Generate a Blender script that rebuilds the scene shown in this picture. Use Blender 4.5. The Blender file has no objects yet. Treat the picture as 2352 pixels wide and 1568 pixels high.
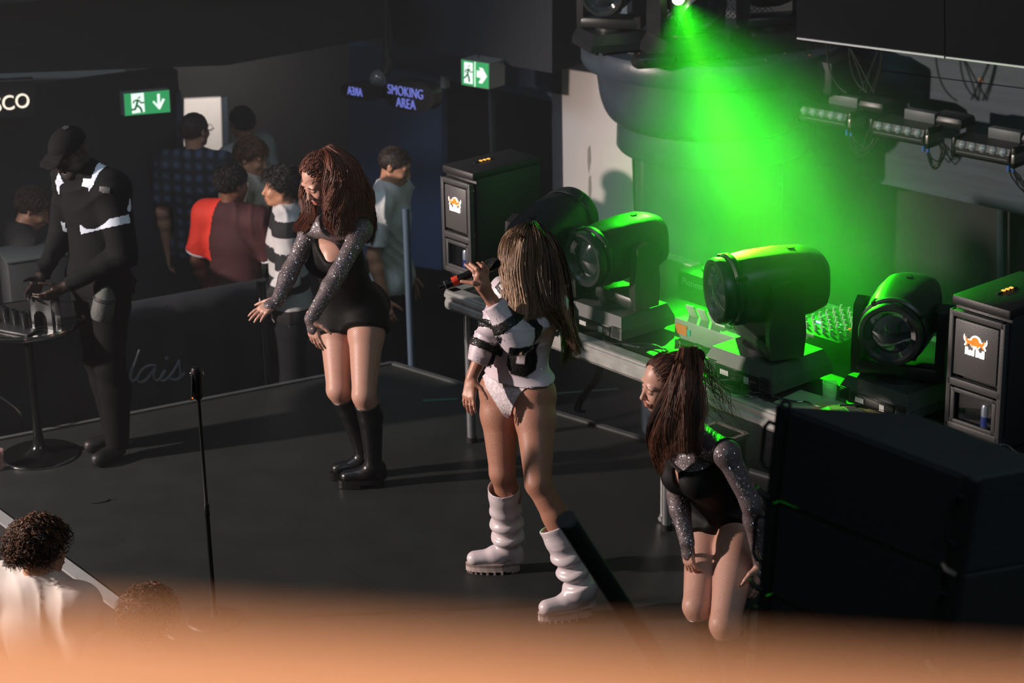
import bpy, bmesh, math, random
import numpy as np
from mathutils import Vector, Matrix
# ------------------------------------------------------------------ camera, world, lights, exposure
SC = bpy.context.scene
COL = SC.collection
FPX, HC, PITCH, ROLL = 5000.0, 4.45, math.radians(20), math.atan(294/13737)
_f = np.array([0, math.cos(PITCH), -math.sin(PITCH)]); _r = np.array([1.0, 0, 0]); _u = np.cross(_r, _f)
CR = math.cos(ROLL)*_r - math.sin(ROLL)*_u; CU = math.cos(ROLL)*_u + math.sin(ROLL)*_r
CAMP = np.array([0, 0, HC])
def ray(px, py): return _f + CR*(px-1176)/FPX - CU*(py-784)/FPX
def W(px, py, Y):
    d = ray(px, py); return CAMP + d*(Y/d[1])
def G(px, py, z=0.0):
    d = ray(px, py); return CAMP + d*((z-HC)/d[2])
cd = bpy.data.cameras.new('camera'); cam = bpy.data.objects.new('camera', cd); COL.objects.link(cam)
cam.matrix_world = Matrix(((CR[0], CU[0], -_f[0], 0), (CR[1], CU[1], -_f[1], 0), (CR[2], CU[2], -_f[2], HC), (0, 0, 0, 1)))
cd.sensor_width = 36; cd.lens = FPX/2352*36; cd.clip_start = 0.05; cd.clip_end = 200
cd.dof.use_dof = True; cd.dof.focus_distance = 9.65; cd.dof.aperture_fstop = 2.8
SC.camera = cam
SC.view_settings.view_transform = 'Standard'; SC.view_settings.look = 'None'; SC.view_settings.gamma = 1
SC.view_settings.use_curve_mapping = False; SC.view_settings.exposure = 0.0
try:
    SC.cycles.use_denoising = True; SC.cycles.denoiser = 'OPENIMAGEDENOISE'
    SC.cycles.max_bounces = 6; SC.cycles.volume_bounces = 0; SC.cycles.transparent_max_bounces = 12
    SC.cycles.sample_clamp_indirect = 3; SC.cycles.caustics_reflective = False; SC.cycles.caustics_refractive = False
except Exception: pass
world = bpy.data.worlds.new('World'); SC.world = world; world.use_nodes = True
world.node_tree.nodes['Background'].inputs[0].default_value = (0.62, 0.78, 0.86, 1)
world.node_tree.nodes['Background'].inputs[1].default_value = 0.045
def look(o, at):
    d = Vector(at)-o.location; o.rotation_euler = d.to_track_quat('-Z', 'Y').to_euler()
def area(name, loc, at, power, col, sx, sy, spread=180):
    l = bpy.data.lights.new(name, 'AREA'); l.shape = 'RECTANGLE'; l.size = sx; l.size_y = sy; l.energy = power; l.color = col
    l.spread = math.radians(spread)
    o = bpy.data.objects.new(name, l); COL.objects.link(o); o.location = loc; look(o, at); return o
def spot(name, loc, at, power, col, ang, blend=0.3, rad=0.05):
    l = bpy.data.lights.new(name, 'SPOT'); l.energy = power; l.color = col; l.spot_size = math.radians(ang); l.spot_blend = blend
    l.shadow_soft_size = rad
    o = bpy.data.objects.new(name, l); COL.objects.link(o); o.location = loc; look(o, at); return o
KEY = spot('key_spot', (-8.2, 8.3, 3.3), (0.2, 9.9, 0.6), 4300, (1.0, 0.83, 0.75), 50, 0.5, 0.12)
FILL = area('overhead_fill', (2.5, 3.0, 6.5), (0, 10, 0), 80, (0.62, 0.80, 0.95), 4, 2)  # added soft fill from overhead, stands for no lamp of the house
BEAM_SRC = tuple(W(1559, 4, 12.0))
BEAM = spot('green_beam', BEAM_SRC, tuple(W(1830, 720, 9.2)), 1600, (0.02, 1.0, 0.003), 25, 0.7, 0.03)
BEAM_CORE = spot('green_beam_core', BEAM_SRC, tuple(W(1768, 605, 9.3)), 2700, (0.16, 1.0, 0.01), 10, 1.0, 0.02)
WASH = spot('green_beam_spill', BEAM_SRC, tuple(W(1815, 760, 9.1)), 1500, (0.02, 1.0, 0.01), 50, 1.0, 0.03)
RAILL = area('rail_fill', (-0.55, 0.18, 4.95), (-0.05, 0.55, 4.3), 6.3, (1.0, 0.82, 0.72), .2, .2, 110)  # unseen warm light added only to brighten the handrail
WALLF = area('wall_fill', (-3.0, 9.5, 5.6), (-0.5, 15.5, 1.0), 42, (0.66, 0.8, 1.0), 2.5, 1.2, 120)  # added bluish fill to lift the dark walls, no real ceiling fixture
RECL = area('side_room_light', tuple(W(520, 150, 15.3)), tuple(W(462, 300, 16.1)), 9, (1.0, 0.9, 0.82), .4, .3)

# ------------------------------------------------------------------ materials
def s2l(h):
    h = h.lstrip('#'); v = [int(h[i:i+2], 16)/255 for i in (0, 2, 4)]
    return tuple((c/12.92 if c <= .04045 else ((c+.055)/1.055)**2.4) for c in v)+(1,)
_mats = {}
def mat(name, hexc, rough=0.6, metal=0.0, noise=0.0, scale=8.0, bump=0.0, bscale=60.0, emit=0.0, spec=None, coat=0, alpha=1, trans=0):
    if name in _mats: return _mats[name]
    m = bpy.data.materials.new(name); m.use_nodes = True; nt = m.node_tree; b = nt.nodes['Principled BSDF']
    c = s2l(hexc); b.inputs['Base Color'].default_value = c
    b.inputs['Roughness'].default_value = rough; b.inputs['Metallic'].default_value = metal
    if spec is not None: b.inputs['Specular IOR Level'].default_value = spec
    if coat: b.inputs['Coat Weight'].default_value = coat
    if trans: b.inputs['Transmission Weight'].default_value = trans
    b.inputs['Alpha'].default_value = alpha
    if emit: b.inputs['Emission Color'].default_value = c; b.inputs['Emission Strength'].default_value = emit
    tc = nt.nodes.new('ShaderNodeTexCoord')
    if noise:
        n = nt.nodes.new('ShaderNodeTexNoise'); n.inputs['Scale'].default_value = scale; n.inputs['Detail'].default_value = 5
        nt.links.new(tc.outputs['Object'], n.inputs['Vector'])
        r = nt.nodes.new('ShaderNodeMapRange'); r.inputs[1].default_value = .3; r.inputs[2].default_value = .7
        r.inputs[3].default_value = 1-noise; r.inputs[4].default_value = 1+noise
        nt.links.new(n.outputs[0], r.inputs[0])
        mx = nt.nodes.new('ShaderNodeVectorMath'); mx.operation = 'SCALE'; mx.inputs[0].default_value = c[:3]
        nt.links.new(r.outputs[0], mx.inputs['Scale']); nt.links.new(mx.outputs[0], b.inputs['Base Color'])
    if bump:
        n2 = nt.nodes.new('ShaderNodeTexNoise'); n2.inputs['Scale'].default_value = bscale; n2.inputs['Detail'].default_value = 4
        nt.links.new(tc.outputs['Object'], n2.inputs['Vector'])
        bp = nt.nodes.new('ShaderNodeBump'); bp.inputs['Strength'].default_value = bump; bp.inputs['Distance'].default_value = .01
        nt.links.new(n2.outputs[0], bp.inputs['Height']); nt.links.new(bp.outputs[0], b.inputs['Normal'])
    _mats[name] = m; return m
# ------------------------------------------------------------------ tagging
def link(name, me, m=None, parent=None):
    o = bpy.data.objects.new(name, me); COL.objects.link(o)
    if m is not None:
        for q in (m if isinstance(m, (list, tuple)) else [m]): me.materials.append(q)
    if parent is not None: o.parent = parent
    return o
def tag(o, label, cat, group=None):
    o['label'] = label; o['category'] = cat
    if group: o['group'] = group
    return o
def thing(name, loc, label, cat, group=None, rz=0.0, rot=None):
    o = bpy.data.objects.new(name, None); COL.objects.link(o); o.location = loc
    o.rotation_euler = rot if rot is not None else (0, 0, rz); o.empty_display_size = .1
    bpy.context.view_layer.update()
    return tag(o, label, cat, group)
def copy_tree(o, parent=None):
    c = o.copy(); COL.objects.link(c)
    if parent is not None: c.parent = parent
    for ch in list(o.children): copy_tree(ch, c)
    return c
# ------------------------------------------------------------------ mesh collector
class MB:
    def __init__(s): s.v = []; s.f = []; s.mi = []; s.M = Matrix.Identity(4); s.m = 0
    def at(s, loc=(0, 0, 0), rot=(0, 0, 0)):
        from mathutils import Euler
        s.M = Matrix.Translation(Vector(loc)) @ Euler(rot).to_matrix().to_4x4(); return s
    def _add(s, vs, fs):
        n = len(s.v); s.v += [tuple(s.M @ Vector(v)) for v in vs]
        for f in fs: s.f.append([i+n for i in f]); s.mi.append(s.m)
    def box(s, c, d, bev=0.0):
        x, y, z = [q/2 for q in d]; cx, cy, cz = c
        if bev <= 0:
            vs = [(cx+a*x, cy+b*y, cz+e*z) for a in (-1, 1) for b in (-1, 1) for e in (-1, 1)]
            s._add(vs, [(0, 1, 3, 2), (4, 6, 7, 5), (0, 4, 5, 1), (2, 3, 7, 6), (0, 2, 6, 4), (1, 5, 7, 3)])
        else:
            bm = bmesh.new(); bmesh.ops.create_cube(bm, size=1)
            bmesh.ops.scale(bm, vec=(2*x, 2*y, 2*z), verts=bm.verts)
            bmesh.ops.bevel(bm, geom=bm.edges[:], offset=min(bev, x*.9, y*.9, z*.9), segments=2, affect='EDGES', profile=.5)
            bm.verts.index_update()
            s._add([(v.co.x+cx, v.co.y+cy, v.co.z+cz) for v in bm.verts], [[v.index for v in f.verts] for f in bm.faces]); bm.free()
        return s
    def tube(s, pts, r, n=8, caps=True):
        pts = [Vector(p) for p in pts]; R = r if isinstance(r, (list, tuple)) else [r]*len(pts)
        vs = []; fs = []; u = None
        for i, p in enumerate(pts):
            t = (pts[min(i+1, len(pts)-1)]-pts[max(i-1, 0)])
            t = t.normalized() if t.length > 1e-9 else Vector((0, 0, 1))
            if u is None: u = t.orthogonal().normalized()
            else:
                u = u - t*u.dot(t); u = u.normalized() if u.length > 1e-6 else t.orthogonal().normalized()
            w = t.cross(u)
            for k in range(n):
                a = 2*math.pi*k/n; vs.append(p+(u*math.cos(a)+w*math.sin(a))*R[i])
        for i in range(len(pts)-1):
            for k in range(n):
                fs.append((i*n+k, i*n+(k+1) % n, (i+1)*n+(k+1) % n, (i+1)*n+k))
        if caps: fs.append(list(range(n))[::-1]); fs.append([(len(pts)-1)*n+k for k in range(n)])
        s._add(vs, fs); return s
    def lathe(s, prof, n=32, c=(0, 0, 0), axis='z', a0=0.0, a1=2*math.pi):
        full = abs(a1-a0-2*math.pi) < 1e-6; cnt = n if full else n+1; vs = []; fs = []
        for i in range(cnt):
            a = a0+(a1-a0)*i/n
            for (r, z) in prof:
                p = (r*math.cos(a), r*math.sin(a), z)
                if axis == 'x': p = (z, r*math.cos(a), r*math.sin(a))
                elif axis == 'y': p = (r*math.sin(a), z, r*math.cos(a))
                vs.append((p[0]+c[0], p[1]+c[1], p[2]+c[2]))
        k = len(prof)
        for i in range(n if full else n):
            j = (i+1) % cnt
            for q in range(k-1): fs.append((i*k+q, j*k+q, j*k+q+1, i*k+q+1))
        s._add(vs, fs); return s
    def prism(s, poly, ext):       # polygon (3d points) extruded by vector
        n = len(poly); e = Vector(ext); vs = [Vector(p) for p in poly]+[Vector(p)+e for p in poly]
        s._add(vs, [list(range(n))[::-1], list(range(n, 2*n))]+[(i, (i+1) % n, n+(i+1) % n, n+i) for i in range(n)]); return s
    def grid(s, f, nu, nv):
        vs = [f(i/nu, j/nv) for i in range(nu+1) for j in range(nv+1)]
        s._add(vs, [(i*(nv+1)+j, (i+1)*(nv+1)+j, (i+1)*(nv+1)+j+1, i*(nv+1)+j+1) for i in range(nu) for j in range(nv)]); return s
    def build(s, name, m, parent=None, smooth=None, local=False):
        me = bpy.data.meshes.new(name); vs = s.v
        if local and parent is not None:      # points were given in world space
            inv = parent.matrix_world.inverted(); vs = [inv @ Vector(v) for v in vs]
        me.from_pydata(vs, [], s.f); 
        o = link(name, me, m, parent); me.polygons.foreach_set('material_index', s.mi)
        if smooth is None: smooth = True
        if smooth:
            try: me.shade_smooth(); me.set_sharp_from_angle(angle=math.radians(40))
            except Exception: pass
        me.validate(); me.update(); return o
def struct(o): o['kind'] = 'structure'; return o
def text_mesh(name, body, size, m, parent=None, mw=None, ext=0.002, align='CENTER', offset=0.0, shear=0.0):
    c = bpy.data.curves.new(name, 'FONT'); c.body = body; c.size = size; c.extrude = ext; c.align_x = align; c.align_y = 'CENTER'
    c.offset = offset; c.resolution_u = 4; c.shear = shear
    t = bpy.data.objects.new('tmp_text', c); COL.objects.link(t); bpy.context.view_layer.update()
    me = bpy.data.meshes.new_from_object(t.evaluated_get(bpy.context.evaluated_depsgraph_get())); me.name = name
    bpy.data.objects.remove(t)
    o = link(name, me, None, parent); me.materials.clear(); me.materials.append(m)
    if mw is not None: o.matrix_world = mw
    return o
def frame(o, x, z=None, flip=False):
    """matrix with X axis = x (along wall), Y = up, Z = facing the camera"""
    x = Vector(x).normalized(); y = Vector((0, 0, 1)) if z is None else Vector(z).normalized(); n = x.cross(y).normalized()
    return Matrix(((x[0], y[0], n[0], o[0]), (x[1], y[1], n[1], o[1]), (x[2], y[2], n[2], o[2]), (0, 0, 0, 1)))
class Wall:
    """vertical plane through p with plan direction d; pt() gives the point of that plane seen at a photo pixel"""
    def __init__(s, p, d): s.p = np.array([p[0], p[1], 0.]); d = np.array([d[0], d[1], 0.]); s.d = d/np.linalg.norm(d); s.n = np.array([s.d[1], -s.d[0], 0])
    def pt(s, px, py, off=0.0):
        r = ray(px, py); t = ((s.p+s.n*off)-CAMP)@s.n/(r@s.n); return CAMP+r*t
    def poly(s, mb, pix, th=0.03, off=0.0): mb.prism([s.pt(x, y, off) for x, y in pix], s.n*(-th)); return mb
# ------------------------------------------------------------------ room shell
navy = mat('navy_paint', '#27313d', .62, noise=.12, scale=3, bump=.15)
navy2 = mat('dark_navy_paint', '#161c26', .7, noise=.15, scale=2)
black_paint = mat('black_paint', '#101112', .75, noise=.2, scale=3)
blackm = mat('black_metal', '#151617', .42, metal=.2, noise=.15, scale=30)
floorm = mat('stage_vinyl', '#232626', .5, noise=.16, scale=5, bump=.06, bscale=12)
dfloor = mat('dance_floor', '#161718', .5, noise=.25, scale=2)
white_wall = mat('white_wall_paint', '#f0e8e2', .55, noise=.04, scale=4)
grey_line = mat('grey_edge_trim', '#6b6f70', .45, metal=.4, noise=.1)
o = struct(MB().box((1, 10, -.85), (24, 26, .1)).build('floor', dfloor)); o['label'] = 'dark dance floor below the stage'
WB = Wall(W(1280, 300, 14.0), (.777, -.629)); WL = Wall(W(300, 236, 13.6), (.88, .474)); WC = Wall((1.95, 12.75), (.72, -.69))
def ext(wall, px_a, px_b, z0, z1, th=.15, off=0.0):
    a = wall.pt(px_a, 300, off); b = wall.pt(px_b, 300, off)
    return [(a[0], a[1], z0), (b[0], b[1], z0), (b[0], b[1], z1), (a[0], a[1], z1)], wall.n*(-th)
def wallpiece(name, wall, a, b, z0, z1, m, th=.15, off=0.0):
    mb = MB(); P, e = ext(wall, a, b, z0, z1, th, off); mb.prism(P, e); return struct(mb.build(name, m, smooth=False))
def wallpoly(name, wall, pix, m, th=.05, off=0.0, parent=None):
    mb = MB(); wall.poly(mb, pix, th, off); o = mb.build(name, m, parent, smooth=False)
    return o if parent is not None else struct(o)
# left wall: bulkhead over openings, solid leaf between, door frame
wallpiece('wall_left', WL, -260, 418, -.8, WL.pt(300, 175)[2], navy2, off=.0)
mb = MB(); WL.poly(mb, [(-300, 180), (-300, -60), (880, -60), (880, 85), (520, 150)], .5, .35); struct(mb.build('trim_1', mat('soffit_paint', '#101315', .7, noise=.2, scale=2), smooth=False))
mb = MB(); WL.poly(mb, [(-300, 25), (-300, -90), (900, -90), (900, -45)], .6, .8); struct(mb.build('trim_2', mat('soffit_paint', '#15181b'), smooth=False))
wallpoly('trim_3', WL, [(404, 215), (416, 210), (428, 532), (416, 536)], mat('blue_frame_paint', '#3a4a5c', .6, noise=.1), .12, .04)
# recess behind the crowd, dark back wall, side panel in white
WR = Wall(W(600, 300, 16.2), (.93, .2))
wallpiece('wall_recess', WR, 300, 1000, -.8, 3.0, black_paint)
wallpoly('wall_white_panel', WR, [(423, 228), (508, 224), (514, 420), (423, 420)], white_wall, .04, .05)
wallpoly('trim_4', WR, [(508, 224), (522, 222), (528, 430), (514, 430)], navy, .05, .08)
# middle blue wall with doorway
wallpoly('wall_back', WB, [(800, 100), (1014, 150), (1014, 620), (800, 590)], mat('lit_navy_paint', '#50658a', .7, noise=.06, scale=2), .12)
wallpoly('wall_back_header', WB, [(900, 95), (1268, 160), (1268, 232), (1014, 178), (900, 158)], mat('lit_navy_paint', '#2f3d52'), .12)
wallpoly('wall_back_bulkhead', WB, [(885, -30), (1268, -30), (1268, 168), (905, 104)], navy2, .5, .45)
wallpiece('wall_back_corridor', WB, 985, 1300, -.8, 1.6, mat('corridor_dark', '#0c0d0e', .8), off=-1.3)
wallpoly('trim_5', WB, [(1012, 176), (1022, 178), (1022, 204), (1012, 202)], white_wall, .05, .03)
wallpoly('trim_6', WB, [(1121, 200), (1127, 200), (1131, 360), (1125, 360)], grey_line, .04, .02)
wallpoly('door_1', WB, [(1022, 188), (1120, 202), (1124, 520), (1024, 505)], mat('door_black', '#0f1011', .6), .04, -.06)
wallpoly('trim_7', WB, [(1264, -30), (1287, -30), (1296, 640), (1272, 640)], navy, .1, .025)
# white lit panel and its frame
WP = Wall(WB.pt(1296, 300, .02), (.90, -.43))
wallpoly('wall_white_strip', WP, [(1287, 52), (1440, 72), (1462, 640), (1296, 640)], white_wall, .08)
wallpoly('wall_white_upper', WP, [(1286, -40), (1440, -30), (1440, 32), (1286, 16)], white_wall, .08)
for i, (x0, y0, w) in enumerate([(1350, 340, 5), (1352, 408, 4), (1440, 90, 5)]):
    wallpoly('wall_scuff', WP, [(x0, y0), (x0+w, y0-6), (x0+w+2, y0+28), (x0+2, y0+58), (x0-1, y0+30)], mat('scuff_mark', '#a99f98', .7), .002, .003)
mb = MB()
for yy, r in ((27, .03), (47, .03)): mb.tube([WP.pt(1274, yy-2, .07), WP.pt(1420, yy+12, .07)], r, 10)
p = mb.build('wall_pipe', mat('pipe_blue_black', '#1a2229', .3, noise=.1)); struct(p)
wallpoly('trim_8', WP, [(1458, 366), (1481, 368), (1483, 640), (1461, 640)], navy, .2, .05)
# wall behind the deck (right)
mb = MB(); P, e = ext(WC, 1430, 2700, -.8, 3.0, .2, -.45); mb.prism(P, e); struct(mb.build('wall_right', mat('wall_right_paint', '#12181b', .7, noise=.15, scale=3), smooth=False))
ply = mat('grey_stained_plywood', '#3c4852', .65, noise=.22, scale=3.5, bump=.1, bscale=9)
def stretchply():
    nt = ply.node_tree
    for n in nt.nodes:
        if n.type == 'TEX_NOISE' and n.inputs['Scale'].default_value < 5:
            mp = nt.nodes.new('ShaderNodeMapping'); mp.inputs['Scale'].default_value = (.5, .5, 7)
            tc = [q for q in nt.nodes if q.type == 'TEX_COORD'][0]
            nt.links.new(tc.outputs['Object'], mp.inputs[0]); nt.links.new(mp.outputs[0], n.inputs['Vector'])
stretchply()
for A in ([(1870, 60), (2017, 60), (2012, 418), (1878, 386)], [(2019, 60), (2380, 60), (2380, 205), (2018, 160)], [(2018, 163), (2380, 208), (2380, 500), (2014, 419)]):
    wallpoly('wall_right_panel', WC, A, ply, .05, -.1)
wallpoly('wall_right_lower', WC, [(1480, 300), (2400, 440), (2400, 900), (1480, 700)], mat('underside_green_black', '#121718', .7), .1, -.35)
wallpoly('wall_plaster_chip', WC, [(2247, 179), (2256, 180), (2257, 189), (2248, 189)], mat('raw_wood_chip', '#b07850', .8), .006, -.095)
for i, xx in enumerate((1566, 2290)):
    wallpoly('trim_9' if i == 0 else 'trim_10', WC, [(xx, 300), (xx+14, 302), (xx+14, 640 if i == 0 else 820), (xx, 640 if i == 0 else 820)], mat('slate_strip', '#37474c', .6), .05, -.25)
# overhead screen fascia with metal lower edge (two screen panels)
scr = thing('led_screen', tuple(WC.pt(2100, 100, .75)), 'black screen fascia above the plywood wall with a thin silver lower edge', 'screen')
for A in ([(1828, -60), (2168, -60), (2169, 128), (1830, 84)], [(2171, -60), (2400, -60), (2400, 156), (2172, 128)]):
    mb = MB(); WC.poly(mb, A, .12, .75); mb.build('screen_panel', mat('screen_black', '#080a0e', .6, noise=.1, spec=.04), scr, smooth=False, local=True)
for (a, b) in (((1830, 86), (2168, 129)), ((2172, 130), (2400, 158))):
    mb = MB(); mb.prism([WC.pt(a[0], a[1], .77), WC.pt(b[0], b[1], .77), WC.pt(b[0], b[1]+5, .77), WC.pt(a[0], a[1]+4, .77)], WC.n*(-.14))
    mb.build('edge_strip', mat('brushed_silver', '#a7abb2', .35, metal=.7), scr, smooth=False, local=True)
# round column with capital
cc = (W(1638, 120, 12.8)[0], 12.8)
def cz(px, py): return W(px, py, 12.8)[2]
zr1, zr0, zb0, zd0 = cz(1327, 92), cz(1330, 146), cz(1417, 272), cz(1418, 338)
prof = [(0, zr1), (.70, zr1), (.775, zr1-.005), (.79, zr1-.03), (.79, zr0+.03), (.775, zr0), (.70, zr0-.015), (.695, zr0-.08)]
for k in range(9):
    a = math.radians(90*k/8); prof.append((.575+.12*math.cos(a)**.9 if k < 8 else .575, zr0-.08-(zr0-.08-zb0)*math.sin(a)*0.999))
prof = prof[:8]+[(.575+.115*math.cos(math.radians(11.25*k))+.0, zr0-.08-(zr0-.08-zb0)*math.sin(math.radians(11.25*k))) for k in range(1, 9)]
prof += [(.56, zb0-.004), (.575, zb0-.01), (.58, zd0+.02), (.565, zd0), (.44, zd0-.005), (.43, zd0-.02), (.43, -.8)]
capm = mat('column_slate_paint', '#3a444d', .36, noise=.12, scale=6, bump=.12, bscale=25)
o = struct(MB().lathe(prof, 72, (cc[0], cc[1], 0)).build('column', capm)); o['label'] = 'round slate blue column with a wide bowl capital behind the deck'
mb = MB()
for k in range(26):
    a = math.radians(random.uniform(190, 350)); r = random.uniform(.5, .76)
    mb.at((cc[0]+r*math.cos(a), cc[1]+r*math.sin(a), zr1+.004), (0, 0, random.uniform(0, 3)))
    mb.m = random.randrange(3); mb.box((0, 0, 0), (random.uniform(.01, .05), random.uniform(.006, .02), .006))
q = mb.build('column_debris', [mat('paper_scrap', '#8c8a84', .8), mat('brown_scrap', '#8a5a3a', .7), mat('dark_scrap', '#2a2c2e', .6)]); q['kind'] = 'stuff'; q['label'] = 'scraps and tape bits strewn on the column ledge'
# box end of the ledge
o = struct(MB().at(tuple(W(1900, 165, 12.35)), (0, 0, math.radians(-44))).box((0, 0, 0), (.28, .3, .2), .03).build('column_ledge_end', mat('ledge_black', '#17191b', .6)))
# ------------------------------------------------------------------ stage
sb = mat('stage_side_black', '#141515', .7)
st = [(-3.165, 10.65), (-.70, 11.89), (4.6, 7.2), (4.6, 5.4), (.77, 5.4)]
mb = MB(); mb.prism([(x, y, -.8) for x, y in st], (0, 0, .794)); o = struct(mb.build('stage_platform', sb, smooth=False))
s0, s1 = G(470, 1070), G(940, 1400); sd = (s1-s0)/np.linalg.norm(s1-s0); sn = np.array([-sd[1], sd[0], 0])
for sgn, offs in ((1, 0), (-1, 0)):
    bm = bmesh.new(); f = bm.faces.new([bm.verts.new((x, y, 0)) for x, y in st])
    bmesh.ops.bisect_plane(bm, geom=bm.verts[:]+bm.edges[:]+bm.faces[:], plane_co=tuple(s0+sn*sgn*.002), plane_no=tuple(sn*-sgn), clear_outer=True)
    mb = MB(); fc = list(bm.faces)[0]; mb.prism([v.co for v in fc.verts], (0, 0, -.006)); bm.free()
    q = mb.build('stage_vinyl_sheet', floorm, smooth=False); struct(q); q['label'] = 'charcoal vinyl stage floor sheet'
def strip(a, b, w, m, z=.0, h=.012, name='stage_edge_trim'):
    a = np.array(a); b = np.array(b); d = (b-a)/np.linalg.norm(b-a); n = np.array([-d[1], d[0]])*w/2
    mb = MB(); mb.prism([(*(a-n), z), (*(b-n), z), (*(b+n), z), (*(a+n), z)], (0, 0, h)); q = mb.build(name, m, smooth=False); struct(q); return q
dk = mat('stage_edge_grey', '#4a4e4e', .5, noise=.2)
strip(st[0], st[1], .03, dk); strip(st[1], st[2], .03, dk)
strip(st[4], (-2.0, 9.11), .065, mat('stage_nosing_grey', '#8b8d8e', .5, noise=.1)); strip((-2.0, 9.11), st[0], .065, mat('stage_nosing_grey', '#8b8d8e'))
for a, b in (((972, 920), (1050, 916)), ((1200, 910), (1420, 893))):
    q = strip(G(*a)[:2], G(*b)[:2], .028, mat('teal_tape', '#2f6e5f', .5), 0, .002, 'teal_tape'); del q['kind']
    tag(q, 'thin teal tape line on the stage floor %s' % ('left of the deck leg' if a[0] < 1000 else 'under the aluminium deck'), 'tape')
# ------------------------------------------------------------------ deck (staging table) on tube legs
E_ = np.array([.643, -.766, 0]); N_ = np.array([.766, .643, 0]); D0 = np.array([-.33, 10.7, 0]); DZ = .85
ang = math.atan2(E_[1], E_[0])
def D(s, t, z=DZ): return D0+E_*s+N_*t+np.array([0, 0, z])
def inv(px, py, z=DZ):
    g = G(px, py, z)-D0; return g@E_, g@N_
alu = mat('scuffed_aluminium', '#b9b8b4', .38, metal=.55, noise=.18, scale=12, bump=.08, bscale=40)
plyt = mat('deck_top_black', '#1c1d1d', .55, noise=.2, scale=9)
tubem = mat('grey_steel_tube', '#8e9092', .32, metal=.6, noise=.15, scale=18)
dr = thing('staging_deck', tuple(D(0, 0, 0)), 'long black topped staging deck with aluminium rim on round steel legs', 'stage deck', rz=ang)
LD = 3.9; DP = 1.25
MB().box((LD/2, DP/2, DZ-.035), (LD-.02, DP-.02, .05)).build('deck_top', plyt, dr, smooth=False)
def rail(mb, L):
    prof = [(0, -.1), (.012, -.1), (.02, -.085), (.02, -.06), (.012, -.052), (.012, -.04), (.022, -.034), (.022, -.016), (.014, -.012), (.014, -.004), (.006, 0), (-.055, 0), (-.055, -.012), (-.03, -.014), (-.03, -.1)]
    return prof
prof = rail(None, 0)
mb = MB(); mb.prism([(0, -a, DZ+b) for a, b in prof][::-1], (LD, 0, 0)); mb.build('front_rim', alu, dr, smooth=False)
mb = MB(); mb.prism([(-a, 0, DZ+b) for a, b in prof], (0, DP, 0)); mb.build('end_rim', alu, dr, smooth=False)
mb = MB(); mb.prism([(0, DP+a, DZ+b) for a, b in prof], (LD, 0, 0)); mb.build('back_rim', alu, dr, smooth=False)
for s in (.88, 1.72, 2.6, 3.4): MB().box((s, -.012, DZ-.008), (.012, .05, .02)).build('joint_gap', mat('joint_black', '#0b0b0b', .6), dr, smooth=False)
for s, t in ((.08, .07), (1.57, .06), (1.78, .06), (3.6, .07), (.75, 1.05), (2.4, 1.1), (3.6, 1.1)):
    lg = MB().tube([(s, t, 0.02), (s, t, DZ-.09)], .024, 16).build('leg', tubem, dr)
    MB().tube([(s, t, 0), (s, t, .03)], .028, 14).build('rubber_foot', mat('rubber_black', '#101010', .7), lg)
# flight case standing under the deck, white edged
a = G(1505, 1225); cs = a
fc = thing('flight_case', tuple(cs+np.array([.16, .10, 0])), 'narrow black flight case with aluminium edges standing under the deck', 'flight case', rz=ang+.0)
MB().box((0, .12, .21), (.2, .36, .42), .004).build('body', mat('case_black', '#141515', .5, bump=.3, bscale=90), fc)
for x in (-.1, .1):
    for y in (-.06, .30):
        MB().box((x, y, .21), (.022, .022, .42)).build('edge_strip', alu, fc, smooth=False)
for z in (.008, .412):
    for y in (-.06, .30): MB().box((0, y, z), (.2, .022, .018)).build('edge_strip', alu, fc, smooth=False)
    for x in (-.1, .1): MB().box((x, .12, z), (.022, .36, .018)).build('edge_strip', alu, fc, smooth=False)
for x in (-.1, .1):
    MB().at((x, -.06, .02)).box((0, 0, 0), (.045, .034, .045), .015).lathe([(0, -.02), (.012, -.02), (.012, -.026), (0, -.026)], 12, axis='y').build('corner_ball', mat('steel_bright', '#c9c9c9', .25, metal=.9), fc)
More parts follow.
